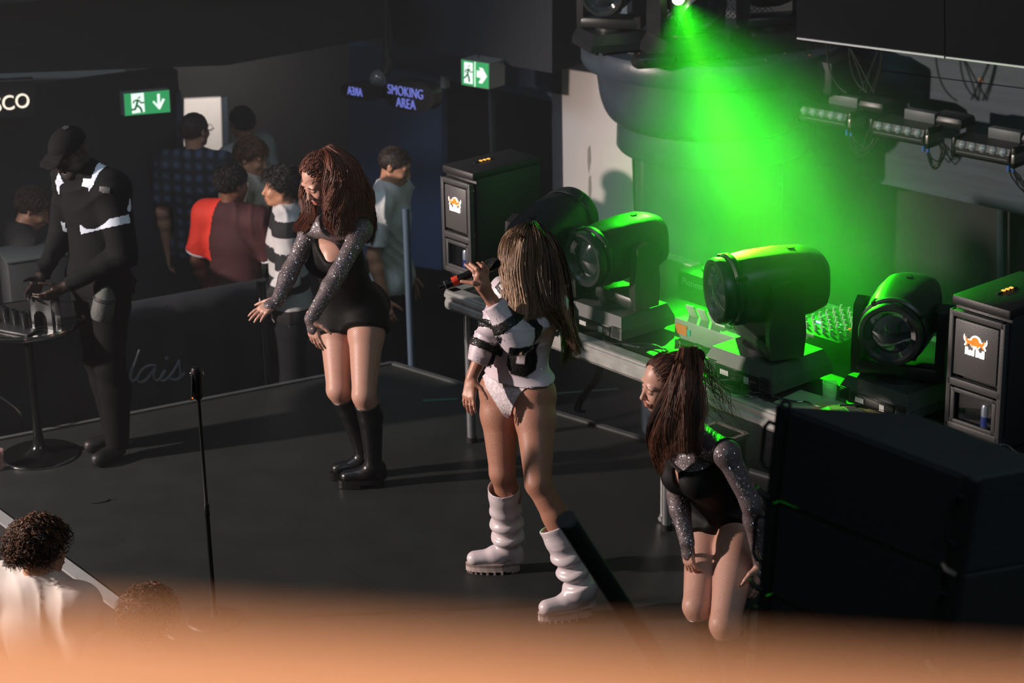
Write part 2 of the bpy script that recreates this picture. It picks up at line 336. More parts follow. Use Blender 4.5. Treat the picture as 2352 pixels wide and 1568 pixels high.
# ------------------------------------------------------------------ drinks fridges
fm = mat('fridge_black', '#2a2a2b', .42, bump=.12, bscale=150)
fdoor = mat('fridge_door_grey', '#3e3e3f', .5, bump=.1, bscale=120)
litw = mat('lit_logo_white', '#fff2e6', .5, emit=1.6); lita = mat('lit_amber', '#ffb24d', .5, emit=1.1); lito = mat('lit_logo_orange', '#d98324', .5, emit=.55); litd = mat('logo_dark', '#26160c', .5)
def fridge(loc, rz, w, d, h, label, sc=1.0):
    r = thing('drinks_fridge', loc, label, 'fridge', 'black branded drinks fridges on the deck', rz=rz)
    # local: x along the front, y into depth, front at y=0
    MB().box((0, d/2+.012, h/2-.01), (w, d-.02, h-.02), .012).build('cabinet', fm, r)
    MB().box((0, d/2, h-.02), (w+.004, d+.004, .045), .012).build('lid', mat('fridge_lid', '#1f1f20', .5, bump=.1, bscale=120), r)
    mb = MB(); z0, z1 = .045, h-.055
    split = z0+(z1-z0)*.40
    # door frame around solid upper panel and lower window
    for (a, b, c, e) in ((-w/2+.006, -w/2+.03, z0, z1), (w/2-.03, w/2-.006, z0, z1)):
        mb.box(((a+b)/2, -.006, (c+e)/2), (b-a, .03, e-c), .004)
    for zc, hh in ((z0+.014, .028), (split, .034), (z1-.014, .028)): mb.box((0, -.006, zc), (w-.02, .03, hh), .004)
    dor = mb.build('door', fdoor, r)
    MB().box((0, -.010, (split+z1)/2), (w-.075, .018, z1-split-.07), .006).build('door_panel', mat('fridge_panel', '#4c4a4a', .45, bump=.12, bscale=160), dor)
    mb = MB(); iw = w-.06; zc = (z0+split)/2; hh = split-z0-.07
    for x in (-iw/2+.012, iw/2-.012): mb.box((x, -.012, zc), (.02, .014, hh+.02), .003)
    for z in (zc-hh/2, zc+hh/2): mb.box((0, -.012, z), (iw, .014, .02), .003)
    mb.build('window_frame', fdoor, dor)
    MB().box((0, .002, zc), (iw-.02, .004, hh)).build('window_glass', mat('fridge_glass', '#10151a', .08, alpha=.35), dor, smooth=False)
    MB().box((0, .03, zc), (iw-.02, .004, hh)).build('interior', mat('fridge_inside', '#181d20', .5), r, smooth=False)
    can = MB().lathe([(0, -.05), (.018, -.05), (.021, -.045), (.021, .045), (.017, .056), (0, .056)], 18, (w*.16, .013, zc-.02)).build('can', mat('can_silver', '#9aa4b4', .3, metal=.6), r)
    MB().lathe([(.0215, -.04), (.0215, .005)], 18, (w*.16, .013, zc-.02)).build('can_band', mat('can_blue', '#24346e', .35), can)
    # glowing logo: sun disc between two charging animals over two words
    lx, lz = 0, z1-.115; s = w/.27
    mb = MB(); mb.m = 0
    mb.lathe([(0, -.0235), (.026*s, -.0235), (.026*s, -.019)], 24, (lx, 0, lz), axis='y')
    mb.m = 1; mb.lathe([(0, -.0250), (.0175*s, -.0250), (.0175*s, -.023)], 24, (lx, 0, lz+.003), axis='y')
    def bull(sg, m, off, y):
        mb.m = m
        P = [(.004, -.004), (.012, .004), (.022, .012), (.034, .010), (.044, .016), (.047, .026), (.050, .014), (.047, .004), (.040, -.002), (.046, -.014), (.040, -.015), (.034, -.006), (.022, -.006), (.014, -.015), (.008, -.014), (.012, -.006)]
        k = off
        mb.prism([(sg*x*s*k, y, lz-.006+z*s*k) for x, z in P], (0, -.0015, 0))
    for sg in (-1, 1): bull(sg, 0, 1.12, -.0225); bull(sg, 1, .9, -.0255)
    emb = mb.build('logo_emblem', [litw, lito], dor, smooth=False)
    text_mesh('logo_text', 'Red Bull', .034*s, litw, dor, ext=.002, offset=.0016).matrix_local = Matrix.Translation((lx, -.024, lz-.042*s)) @ Matrix.Rotation(math.pi/2, 4, 'X') @ Matrix.Diagonal((.78, 1.15, 1, 1))
    mb = MB(); mb.box((-.02, d*.42, h+.004), (.012, .13, .006)).build('vent_recess', mat('vent_black', '#08090a', .6), r, smooth=False)
    for k in range(3): MB().box((-.02+.0, d*.40+k*.026-.01, h+.008), (.014, .014, .005)).build('lit_button', lita, r, smooth=False)
    MB().box((-w*.02, -.018, z1-.018), (w*.5, .004, .004)).build('handle_strip', mat('steel_bright', '#c9c9c9'), dor, smooth=False)
    return r
s1_, t1_ = inv(1060, 652)
fp = W(1058, 646, 10.82); fp[2] = DZ
F1 = fridge((fp[0], fp[1], DZ), ang, .25, .46, .61, 'black branded drinks fridge at the left end of the deck, lit logo on its door')
fa, fb = W(2165, 690, 8.62), W(2310, 738, 8.50)
rz2 = math.atan2(fb[1]-fa[1], fb[0]-fa[0])-.25
g2 = G(2235, 1018, DZ)
F2 = fridge((g2[0], g2[1], DZ), ang, .30, .46, .63, 'black branded drinks fridge at the right end of the deck behind the speaker stack')
# ------------------------------------------------------------------ moving head lights
mh_black = mat('fixture_black', '#1d1f20', .38, noise=.12, scale=20); mh_grey = mat('fixture_grey_panel', '#3f4140', .55, noise=.1); glassm = mat('lens_glass', '#1d2428', .06, coat=1, spec=.9)
def moving_head(loc, rz, pan, tilt, S, label, group='moving head lights on the deck', logo=True):
    r = thing('moving_head_light', loc, label, 'stage light', group, rz=rz)
    mb = MB(); b = .21*S; h0, h1 = .02*S, .13*S
    # sloped base
    P = [(-b, -b*.9), (b, -b*.9), (b, b*.9), (-b, b*.9)]
    vs = [(x, y, h0) for x, y in P]+[(x*.98, y*.98, h1*.5) for x, y in P]+[(x*.84, y*.84, h1) for x, y in P]
    mb._add(vs, [(3, 2, 1, 0)]+[(i, (i+1) % 4, 4+(i+1) % 4, 4+i) for i in range(4)]+[(4+i, 4+(i+1) % 4, 8+(i+1) % 4, 8+i) for i in range(4)]+[(8, 9, 10, 11)])
    base = mb.build('base', mh_grey if logo else mh_black, r, smooth=False)
    for x in (-.16, .16):
        for y in (-.14, .14): MB().tube([(x*S, y*S, 0), (x*S, y*S, .025*S)], .02*S, 10).build('rubber_foot', mat('rubber_black', '#101010'), base)
    if logo:
        MB().box((0, -b*.9-.002, h1*.36), (b*1.2, .006, h1*.42), .002).build('display_panel', mat('panel_black', '#0e0f10', .25), base)
        mb = MB()
        for (x, w, hh) in ((-.07, .05, .016), (.06, .028, .022)):
            for k in range(4): mb.box((x*S-w*S/2+w*S*(k+.5)/4, -b*.9-.007, h1*.38), (w*S/5, .003, hh*S))
            mb.box((x*S, -b*.9-.007, h1*.38-hh*S*.75), (w*S, .003, .004*S))
        mb.build('panel_print', mat('print_white', '#c8c8c4', .6), base, smooth=False)['kind'] = 'stuff'
        mb = MB()
        for sx in (-1, 1):
            for k in range(7): mb.box((sx*b*.78, -b*.9-.003, h0+.01*S+k*.0085*S), (.05*S, .006, .0035*S))
        mb.build('vent_slots', mat('vent_black', '#08090a'), base, smooth=False)['kind'] = 'stuff'
    yk = bpy.data.objects.new('yoke', None); 
    # yoke: U-shape, mesh
    mb = MB(); c, s_ = math.cos(pan), math.sin(pan)
    mb.M = Matrix.Rotation(pan, 4, 'Z')
    W2 = .190*S; zt = .42*S
    mb.lathe([(0, h1), (.11*S, h1), (.11*S, h1+.02*S), (0, h1+.02*S)], 24)
    mb.box((0, 0, h1+.05*S), (.17*S, W2*2, .07*S), .02*S)
    for sg in (-1, 1):
        pr = [(-.075*S, h1+.02*S), (.075*S, h1+.02*S), (.085*S, zt*.62), (.065*S, zt+.05*S), (0, zt+.075*S), (-.065*S, zt+.05*S), (-.085*S, zt*.62)]
        mb.prism([(x, sg*W2-.022*S, z) for x, z in pr], (0, .044*S, 0))
    yo = mb.build('yoke', mh_black, r)
    # head: lofted superellipse body along local x
    MH = Matrix.Translation((0, 0, zt)) @ Matrix.Rotation(pan, 4, 'Z') @ Matrix.Rotation(tilt, 4, 'Y')
    mb = MB(); mb.M = MH
    pr = [(-.25, .03), (-.245, .09), (-.225, .118), (-.16, .138), (-.05, .148), (.08, .148), (.17, .140), (.20, .132), (.205, .12)]
    def surf(u, v):
        q = u*(len(pr)-1); i = min(int(q), len(pr)-2); f = q-i
        x = (pr[i][0]*(1-f)+pr[i+1][0]*f)*S; R = (pr[i][1]*(1-f)+pr[i+1][1]*f)*S
        e = 2/ (3.6 - 1.4*u); a = v*2*math.pi; ca, sa = math.cos(a), math.sin(a)
        return (x, R*math.copysign(abs(ca)**e, ca)*1.0, R*math.copysign(abs(sa)**e, sa)*1.02)
    mb.grid(surf, 24, 40); mb.box((-.249*S, 0, 0), (.004*S, .12*S, .12*S))
    hd = mb.build('head', mh_black, r)
    mb = MB(); mb.M = MH; mb.lathe([(.118*S, .19*S), (.142*S, .20*S), (.146*S, .232*S), (.138*S, .25*S), (.122*S, .25*S), (.112*S, .235*S)], 40, axis='x')
    mb.lathe([(.152*S, .165*S), (.156*S, .17*S), (.156*S, .19*S), (.146*S, .2*S)], 40, axis='x')
    mb.build('lens_ring', mat('ring_grey', '#232627', .35), hd)
    mb = MB(); mb.M = MH; mb.lathe([(.114*S, .236*S), (.09*S, .226*S), (.06*S, .24*S), (.03*S, .250*S), (0, .253*S)], 32, axis='x'); mb.build('lens', glassm, hd)
    mb = MB(); mb.M = MH; mb.box((-.10*S, 0, .149*S), (.03*S, .02*S, .006*S)); mb.build('top_latch', mh_black, hd)
    for sg in (-1, 1): mb = MB(); mb.M = MH; mb.box((.0, sg*.160*S, 0), (.06*S, .030*S, .1*S), .003); mb.build('side_cap', mh_black, hd)
    # clips near lens
    for a in (0.6, 2.2, 4.0, 5.4):
        mb = MB(); mb.M = MH; mb.box((.175*S, .152*S*math.cos(a), .152*S*math.sin(a)), (.05*S, .02*S, .02*S), .004*S); mb.build('clip', mh_black, hd)
    return r
for (px, py, pan, tilt, S, lab, bz, lg) in [
    (1425, 748, 3.79-ang, .06, .96, 'black moving head light on the deck next to the singer, lens turned left', ang, True),
    (1762, 862, 3.42-ang, .03, 1.06, 'moving head light on the deck lit bright green across its top by the beam', ang, True),
    (2066, 925, 4.30-ang, .06, .98, 'green lit moving head light whose round lens faces the room, next to the right fridge', ang, True),
    (1262, 722, 0.95-ang, -.22, 1.0, 'dark moving head light behind the singer seen from its back with a domed top', ang, True)]:
    g = G(px, py, DZ); moving_head((g[0], g[1], DZ), bz, pan, tilt, S, lab, logo=lg)
for (px, py, Y, pan, tilt, S, lab) in [(1405, 108, 12.55, 4.4, .1, .9, 'black moving head light at the left end of the column ledge'), (1575, 118, 12.3, 5.15, .55, 1.0, 'moving head light on the column ledge throwing the green beam'), (1770, 112, 12.5, 4.9, -.3, .9, 'unlit black moving head light at the right of the column ledge')]:
    w = W(px, py, Y); moving_head((w[0], w[1], zr1), 0.3, pan-.3, tilt, S, lab, 'moving head lights on the column ledge', False)
bl_par = [q for q in COL.objects if q.name.startswith('moving_head_light.005')][0]
o = MB().lathe([(0, 0), (.03, .004), (.035, .012)], 20, axis='y').build('beam_lens', mat('beam_lens_lit', '#c8ff9a', .3, emit=14))
o.location = Vector(BEAM_SRC)+Vector((0, .02, .01)); bpy.context.view_layer.update(); o.parent = bl_par; o.matrix_parent_inverse = bl_par.matrix_world.inverted()
bl = o
# low fixture body on ledge and lattice screen behind
g = W(1500, 124, 12.05); t = thing('wash_light', (g[0], g[1], zr1), 'small flat black light fixture lying on the front of the column ledge', 'stage light', rz=.2)
MB().box((0, 0, .035), (.24, .12, .07), .025).build('housing', mh_black, t); MB().box((-.06, -.062, .035), (.02, .006, .04)).build('slot', mat('vent_black', '#08090a'), t)
t = thing('lattice_screen', tuple(W(1655, 30, 12.95)), 'grey diagonal lattice mesh screen standing behind the ledge lights', 'screen')
mb = MB()
for k in range(-9, 10):
    for sg in (-1, 1): 
        a = Vector(W(1655+k*12-sg*30, -15, 12.95)); b = Vector(W(1655+k*12+sg*30, 42, 12.95)); mb.tube([a, b], .004, 5)
mb.build('lattice', mat('lattice_grey', '#7c7f80', .6), t, local=True)
# ------------------------------------------------------------------ LED bar lights on the plywood wall
gl = mat('lens_clear', '#8f979b', .12, coat=1, spec=1.0)
def led_bar(px, py, label, n=5, off=.45):
    p = WC.pt(px, py, off); r = thing('led_bar_light', tuple(p), label, 'stage light', 'LED bar lights hung on the plywood wall', rz=math.atan2(WC.d[1], WC.d[0]))
    L = .335
    mb = MB(); mb.prism([(-L/2, y, z) for y, z in ((-.09, .01), (-.075, .045), (.06, .06), (.075, .03), (.06, -.05), (-.03, -.06), (-.085, -.03))], (L, 0, 0))
    bd = mb.build('housing', mh_black, r, smooth=False)
    for sg in (-1, 1): MB().box((sg*(L/2+.018), -.01, .0), (.036, .15, .12), .02).build('end_cap', mat('end_cap_black', '#101112', .3), bd)
    for k in range(n):
        x = -L/2+.04+k*.064
        MB().lathe([(0, -.020), (.012, -.016), (.022, -.006), (.026, .004)], 16, (x, -.085, .022), axis='y').build('lens', gl, bd)
    MB().box((0, -.09, -.014), (L*.94, .004, .003)).build('seam', grey_line, bd, smooth=False)
    br = MB().box((.06, .06, .085), (.2, .06, .06), .004).build('clamp_plate', mat('plate_grey', '#55585a', .5, noise=.1), r)
    MB().box((.22, .12, .075), (.22, .16, .07), .03).build('power_box', mh_black, r)
    MB().box((L/2+.03, -.02, .0), (.02, .16, .05), .004).build('bracket', mat('bracket_steel', '#8a8582', .35, metal=.7), r)
    for k in range(2): MB().lathe([(.009, -.04), (.009, 0)], 10, (L/2-.05+k*.03, 0, -.06)).build('plug', mat('plug_blue', '#2c63b8', .5), r)
    rr = random.Random(int(px))
    for k in range(5):
        x0 = L/2-.06+rr.uniform(0, .05); x1 = L/2+.06+rr.uniform(0, .14); dd = rr.uniform(.07, .14)
        MB().tube([(x0, 0, -.09)]+[(x0+(x1-x0)*q, rr.uniform(-.01, .01), -.07-dd*math.sin(math.pi*q)) for q in (.15, .3, .5, .7, .85)]+[(x1, 0, -.05)], .0045, 6).build('cable', mat('cable_black', '#0d0d0e', .5), r)
    return r
led_bar(1908, 264, 'leftmost LED bar light on the plywood wall, in front of the column'); led_bar(2082, 300, 'LED bar light in the middle of the row on the plywood wall'); led_bar(2275, 344, 'rightmost LED bar light, cut off by the edge of the photo')
# cables hanging from the screen to the bars
for i, (a, b, c_) in enumerate([((1950, 110), (1950, 190), (1992, 212)), ((1952, 112), (1975, 165), (1988, 214)), ((2018, 118), (2000, 160), (1975, 212)), ((2024, 119), (2022, 165), (1998, 214)), ((2016, 118), (1992, 170), (1990, 212)), ((1898, 100), (1900, 190), (1945, 214)), ((2027, 120), (2028, 150), (2006, 214)), ((1954, 112), (1990, 180), (2008, 214))]):
    A, B, C_ = [Vector(WC.pt(x, y, .55)) for x, y in (a, b, c_)]
    pts = [A*(1-t)**2+B*2*t*(1-t)+C_*t*t for t in [k/12 for k in range(13)]]
    q = MB().tube(pts, .005, 6).build('hanging_cable', mat('cable_black', '#0d0d0e')); tag(q, 'black cable hanging from the screen down to the LED bar lights', 'cable', 'cables hanging under the screen')
# ------------------------------------------------------------------ controllers and clutter on the deck
def place(px, py, z=DZ): g = G(px, py, z); return (g[0], g[1], z)
ledg = mat('led_green', '#49d26a', .5, emit=1.2); ledb = mat('led_blue', '#a9d8ff', .5, emit=2.0); ledr = mat('led_red', '#ff4a2a', .5, emit=1.5)
t = thing('dj_mixer', place(1900, 800), 'dark DJ mixer with rows of knobs and small coloured lights between two moving heads', 'mixer', rz=ang)
bd = MB().box((0, .1, .05), (.34, .42, .1), .01).build('body', mat('mixer_black', '#141516', .4), t)
rr = random.Random(4)
for i in range(6):
    for j in range(7):
        x, y = -.13+i*.052, -.06+j*.05
        MB().lathe([(0, .03), (.007, .03), (.009, .002), (.011, 0)], 10, (x, y, .1)).build('knob', mat('knob_grey', '#8d8f8c', .5), bd)
for i in range(7):
    MB().box((rr.uniform(-.15, .15), rr.uniform(.0, .28), .104), (.03 if i % 3 == 0 else .008, .008, .006)).build('indicator', (ledb, ledr, ledg)[i % 3], bd, smooth=False)
t = thing('name_card', place(1948, 800), 'small handwritten grey card lying in front of the mixer', 'card', rz=ang)
MB().box((0, 0, .02), (.13, .09, .03), .003).build('card', mat('card_grey', '#8c9088', .6), t)
text_mesh('card_text', 'The Pa', .045, mat('print_white', '#c8c8c4'), t, ext=.001).matrix_local = Matrix.Translation((0, -.0, .037))
t = thing('media_player', place(1618, 672), 'black media player with white maker lettering behind the left plug strip', 'media player', rz=ang)
bd = MB().box((0, .12, .05), (.30, .34, .1), .012).build('body', mat('mixer_black', '#141516'), t)
MB().lathe([(0, .012), (.085, .012), (.09, 0)], 32, (0, .1, .1)).build('jog_wheel', mat('ring_grey', '#232627'), bd)
text_mesh('maker_text', 'Pioneer DJ', .05, mat('print_white', '#c8c8c4'), bd, ext=.001).matrix_local = Matrix.Translation((0, -.052, .05)) @ Matrix.Rotation(math.pi/2, 4, 'X')
MB().box((.08, .2, .104), (.05, .01, .004)).build('indicator', ledb, bd, smooth=False)
t = thing('power_strip_box', place(1572, 790), 'grey power distribution box with white socket lids and an orange sticker', 'power box', rz=ang)
bd = MB().box((.1, .12, .05), (.42, .16, .1), .006).build('housing', mat('power_grey', '#7f857f', .5, noise=.1), t)
for k in range(3): MB().at((-.05+k*.075, .1, .13), (.5, 0, .1)).box((0, 0, 0), (.055, .012, .075), .006).build('socket_lid', mat('socket_white', '#aab0a6', .5), bd)
MB().box((-.06, .038, .05), (.075, .004, .05)).build('orange_sticker', mat('orange_sticker', '#c8532e', .5), bd, smooth=False)
MB().box((-.01, .038, .045), (.02, .004, .03)).build('teal_sticker', mat('teal_sticker', '#3a9a94', .5), bd, smooth=False)
t = thing('plug_adapter', place(1648, 792), 'white plug adapter block with a shiny round connector beside the power box', 'adapter', rz=ang)
MB().box((0.03, .05, .01), (.16, .12, .02), .004).prism([(-.03, .0, .02), (.05, .0, .02), (.05, .0, .10), (.02, .0, .14), (-.01, .0, .13)], (0, .06, 0)).build('block', mat('adapter_white', '#c4c8c0', .5), t)
MB().lathe([(0, 0), (.028, 0), (.028, .03), (.022, .03), (.022, .06), (.03, .062), (.03, .085), (0, .085)], 20, (.05, .03, .11), axis='x').build('connector', mat('connector_dark', '#33383a', .25, metal=.7), t)
# clutter of cables on the deck
rr = random.Random(9)
cm = mat('cable_black', '#0d0d0e'); cg = mat('cable_shiny', '#2b2e2e', .25, coat=.6)
for i in range(16):
    s0_ = rr.uniform(1.0, 2.3) if i < 11 else rr.uniform(2.3, 3.1); t0_ = rr.uniform(.05, .30)
    pts = [D(s0_+.05*k+rr.uniform(-.02, .02), t0_+rr.uniform(-.035, .035)+.06*math.sin(k*.9+i), DZ+.006+.012*(i % 3)) for k in range(10)]
    # smooth by chaikin
    P = [Vector(p) for p in pts]
    for _ in range(2): P = [q for a, b in zip(P, P[1:]) for q in (a*.75+b*.25, a*.25+b*.75)]
    q = MB().tube(P, .0045, 6).build('deck_cable', cg if i % 3 else cm); tag(q, 'one of the thin dark cables snaking over the deck between the moving heads', 'cable', 'cables lying across the deck')
for (px0, py0, pts) in [(1690, 0, [(1660, 800), (1646, 850), (1652, 885), (1690, 905), (1725, 898)]), (1, 0, [(1672, 780), (1668, 760), (1678, 735), (1700, 728)])]:
    P = [Vector(G(x, y, DZ+.02)) for x, y in pts]
    for _ in range(2): P = [P[0]]+[q for a, b in zip(P, P[1:]) for q in (a*.75+b*.25, a*.25+b*.75)]+[P[-1]]
    q = MB().tube(P, .007, 8).build('power_cable', mat('cable_green', '#26402a', .4)); tag(q, 'thick green lit cable looping over the aluminium rim' if py0 == 0 and px0 > 10 else 'curved cable running to the plug adapter', 'cable')
t = thing('paper_sheets', place(1870, 930), 'flat bright sheets lying at the right front of the deck', 'papers', rz=ang)
for k, (x, y, a, w, d_) in enumerate([(0, 0, .1, .30, .2), (.16, .04, .5, .3, .1), (.30, .0, -.2, .34, .12)]):
    MB().at((x, y, .004+k*.004), (0, 0, a)).box((0, 0, 0), (w, d_, .003)).build('sheet', mat('sheet_%d' % k, ('#8fb08a', '#a8a46a', '#6f7a66')[k], .5), t, smooth=False)
t = thing('water_tumbler', place(1905, 920), 'small clear tumbler among the sheets on the deck', 'glass', rz=0)
MB().lathe([(0, 0), (.03, 0), (.034, .09), (.031, .09), (.028, .006), (0, .006)], 20).build('tumbler', mat('clear_plastic', '#c8d4c8', .1, alpha=.35), t)
# bundle of cables hanging at the middle leg
for i, dx in enumerate((0, 5, 10)):
    P = [Vector(W(x+dx, y, 10.5-.02*i)) for x, y in ((1372, 800), (1374, 850), (1362, 880), (1340, 900), (1322, 930), (1322, 945), (1335, 945))]
    for _ in range(2): P = [P[0]]+[q for a, b in zip(P, P[1:]) for q in (a*.75+b*.25, a*.25+b*.75)]+[P[-1]]
    q = MB().tube(P, .007, 6).build('dangling_cable', cm); tag(q, 'black cable drooping under the deck beside its middle leg', 'cable', 'cables drooping under the deck')
# ------------------------------------------------------------------ signed distance bodies
def cloth(name, hexc, bump=.1): return mat(name, hexc, .85, bump=bump, bscale=120, spec=.12)
def V3(*a): return np.array(a, float)
def unit(v): v = np.array(v, float); return v/max(np.linalg.norm(v), 1e-9)
class Sdf:
    def __init__(s, k=.02): s.p = []; s.k = k; s.cuts = []
    def cone(s, a, b, r1, r2, flat=None, k=None, cuts=(), neg=False, disp=None):
        s.p.append(('c', np.array(a, float), np.array(b, float), r1, r2, flat, k or s.k, list(cuts), neg, disp)); return s
    def ell(s, c, R, rad, k=None, neg=False, cuts=()):
        s.p.append(('e', np.array(c, float), np.array(R, float), np.array(rad, float), 0, None, k or s.k, list(cuts), neg, None)); return s
    def mesh(s, res):
        lo = np.full(3, 1e9); hi = np.full(3, -1e9); bb = []
        for q in s.p:
            if q[0] == 'c':
                r = max(q[3], q[4])*(max(1, q[5][1]) if q[5] else 1)+(.04 if q[9] else 0); l = np.minimum(q[1], q[2])-r; h = np.maximum(q[1], q[2])+r
            else:
                r = max(q[3]); l = q[1]-r; h = q[1]+r
            bb.append((l, h))
            if not q[8]: lo = np.minimum(lo, l); hi = np.maximum(hi, h)
        lo -= 3*res; hi += 3*res; n = np.ceil((hi-lo)/res).astype(int)+1
        F = np.full(n, 9.0, np.float32)
        for q, (l, h) in zip(s.p, bb):
            m = q[6]+2.5*res
            i0 = np.clip(((l-m-lo)/res).astype(int), 0, n-1); i1 = np.clip(((h+m-lo)/res).astype(int)+2, 1, n)
            ax = [(lo[d]+res*np.arange(i0[d], i1[d])).astype(np.float32) for d in range(3)]
            X, Y, Z = ax[0][:, None, None], ax[1][None, :, None], ax[2][None, None, :]
            if q[0] == 'c':
                a, b, r1, r2, flat = q[1], q[2], q[3], q[4], q[5]
                x, y, z = X-a[0], Y-a[1], Z-a[2]; ab = b-a
                if flat is not None:
                    f = unit(flat[0]); g = 1/flat[1]-1
                    dd = x*f[0]+y*f[1]+z*f[2]; x = x+dd*(g*f[0]); y = y+dd*(g*f[1]); z = z+dd*(g*f[2]); ab = ab+f*(ab@f)*g
                t = np.clip((x*ab[0]+y*ab[1]+z*ab[2])/max(ab@ab, 1e-9), 0, 1)
                rr = r1+(r2-r1)*t
                if q[9]: rr = rr+q[9](t, X, Y, Z)
                d = np.sqrt((x-t*ab[0])**2+(y-t*ab[1])**2+(z-t*ab[2])**2)-rr
                if flat is not None and flat[1] < 1: d = d*(.5+.5*flat[1])
            else:
                x, y, z = X-q[1][0], Y-q[1][1], Z-q[1][2]; R, rad = q[2], q[3]
                u = [(x*R[i][0]+y*R[i][1]+z*R[i][2]) for i in range(3)]
                k0 = np.sqrt(sum((u[i]/rad[i])**2 for i in range(3))); k1 = np.sqrt(sum((u[i]/rad[i]**2)**2 for i in range(3)))
                d = k0*(k0-1)/np.maximum(k1, 1e-6)
            for (cp, cn) in q[7]:
                d = np.maximum(d, (X-cp[0])*cn[0]+(Y-cp[1])*cn[1]+(Z-cp[2])*cn[2])
            sl = tuple(slice(i0[i], i1[i]) for i in range(3)); A = F[sl]; k = q[6]
            if q[8]:
                d = -d; hh = np.maximum(k-np.abs(A-d), 0)/k; F[sl] = np.maximum(A, d)+hh*hh*k*.25
            else:
                hh = np.maximum(k-np.abs(A-d), 0)/k; F[sl] = np.minimum(A, d)-hh*hh*k*.25
        if s.cuts:
            ax = [(lo[d]+res*np.arange(n[d])).astype(np.float32) for d in range(3)]
            for (cp, cn) in s.cuts:
                F = np.maximum(F, (ax[0][:, None, None]-cp[0])*cn[0]+(ax[1][None, :, None]-cp[1])*cn[1]+(ax[2][None, None, :]-cp[2])*cn[2])
        return surface_nets(F, lo, res)
def surface_nets(F, lo, res):
    S = F < 0; nx, ny, nz = F.shape
    c = S[:-1, :-1, :-1].astype(np.uint8)
    cnt = np.zeros((nx-1, ny-1, nz-1), np.uint8)
    for i in (0, 1):
        for j in (0, 1):
            for k in (0, 1): cnt += S[i:nx-1+i, j:ny-1+j, k:nz-1+k]
    act = (cnt > 0) & (cnt < 8); ids = np.argwhere(act)
    vid = np.full(act.shape, -1, np.int32); vid[act] = np.arange(len(ids))
    pos = np.zeros((len(ids), 3)); w = np.zeros(len(ids))
    corners = [(i, j, k) for i in (0, 1) for j in (0, 1) for k in (0, 1)]
    val = {q: F[ids[:, 0]+q[0], ids[:, 1]+q[1], ids[:, 2]+q[2]] for q in corners}
    for q in corners:
        for d in range(3):
            if q[d] == 0:
                p = list(q); p[d] = 1; a, b = val[q], val[tuple(p)]; m = (a < 0) != (b < 0)
                t = np.where(m, a/np.where(m, a-b, 1), 0); e = np.tile(np.array(q, float), (len(ids), 1)); e[:, d] += t
                pos[m] += e[m]; w[m] += 1
    verts = lo+(ids+pos/w[:, None])*res
    faces = []
    for d in range(3):
        a = [slice(None)]*3; b = [slice(None)]*3; a[d] = slice(0, -1); b[d] = slice(1, None)
        A, B = S[tuple(a)], S[tuple(b)]; ch = A != B
        o1, o2 = [(1, 2), (2, 0), (0, 1)][d]
        E = np.argwhere(ch); E = E[(E[:, o1] > 0) & (E[:, o2] > 0) & (E[:, o1] < F.shape[o1]-1) & (E[:, o2] < F.shape[o2]-1)]
        if not len(E): continue
        ins = A[E[:, 0], E[:, 1], E[:, 2]]
        def g(da, db):
            q = E.copy(); q[:, o1] += da; q[:, o2] += db; return vid[q[:, 0], q[:, 1], q[:, 2]]
        Q = np.stack([g(-1, -1), g(0, -1), g(0, 0), g(-1, 0)], 1); Q[~ins] = Q[~ins][:, ::-1]
        faces.append(Q[(Q >= 0).all(1)])
    return verts, np.concatenate(faces)
def np_mesh(name, v, f, mats, parent=None, mi=None, smooth=True, attrs=None, origin=None):
    o0 = np.array(parent.location) if parent is not None else (np.array(origin) if origin is not None else np.zeros(3))
    me = bpy.data.meshes.new(name); me.vertices.add(len(v)); me.vertices.foreach_set('co', (v-o0).astype(np.float32).ravel())
    f = np.asarray(f); k = f.shape[1]
    me.loops.add(f.size); me.loops.foreach_set('vertex_index', f.ravel().astype(np.int32))
    me.polygons.add(len(f)); me.polygons.foreach_set('loop_start', np.arange(0, f.size, k, dtype=np.int32))
    try: me.polygons.foreach_set('loop_total', np.full(len(f), k, np.int32))
    except Exception: pass
    for q in (mats if isinstance(mats, (list, tuple)) else [mats]): me.materials.append(q)
    if mi is not None: me.polygons.foreach_set('material_index', np.asarray(mi, np.int32))
    me.polygons.foreach_set('use_smooth', np.full(len(f), smooth))
    me.update(calc_edges=True)
    if attrs:
        for an, val in attrs.items():
            at = me.attributes.new(an, 'FLOAT', 'POINT'); at.data.foreach_set('value', val.astype(np.float32))
    o = bpy.data.objects.new(name, me); COL.objects.link(o)
    if parent is not None: o.parent = parent
    elif origin is not None: o.location = origin
    return o
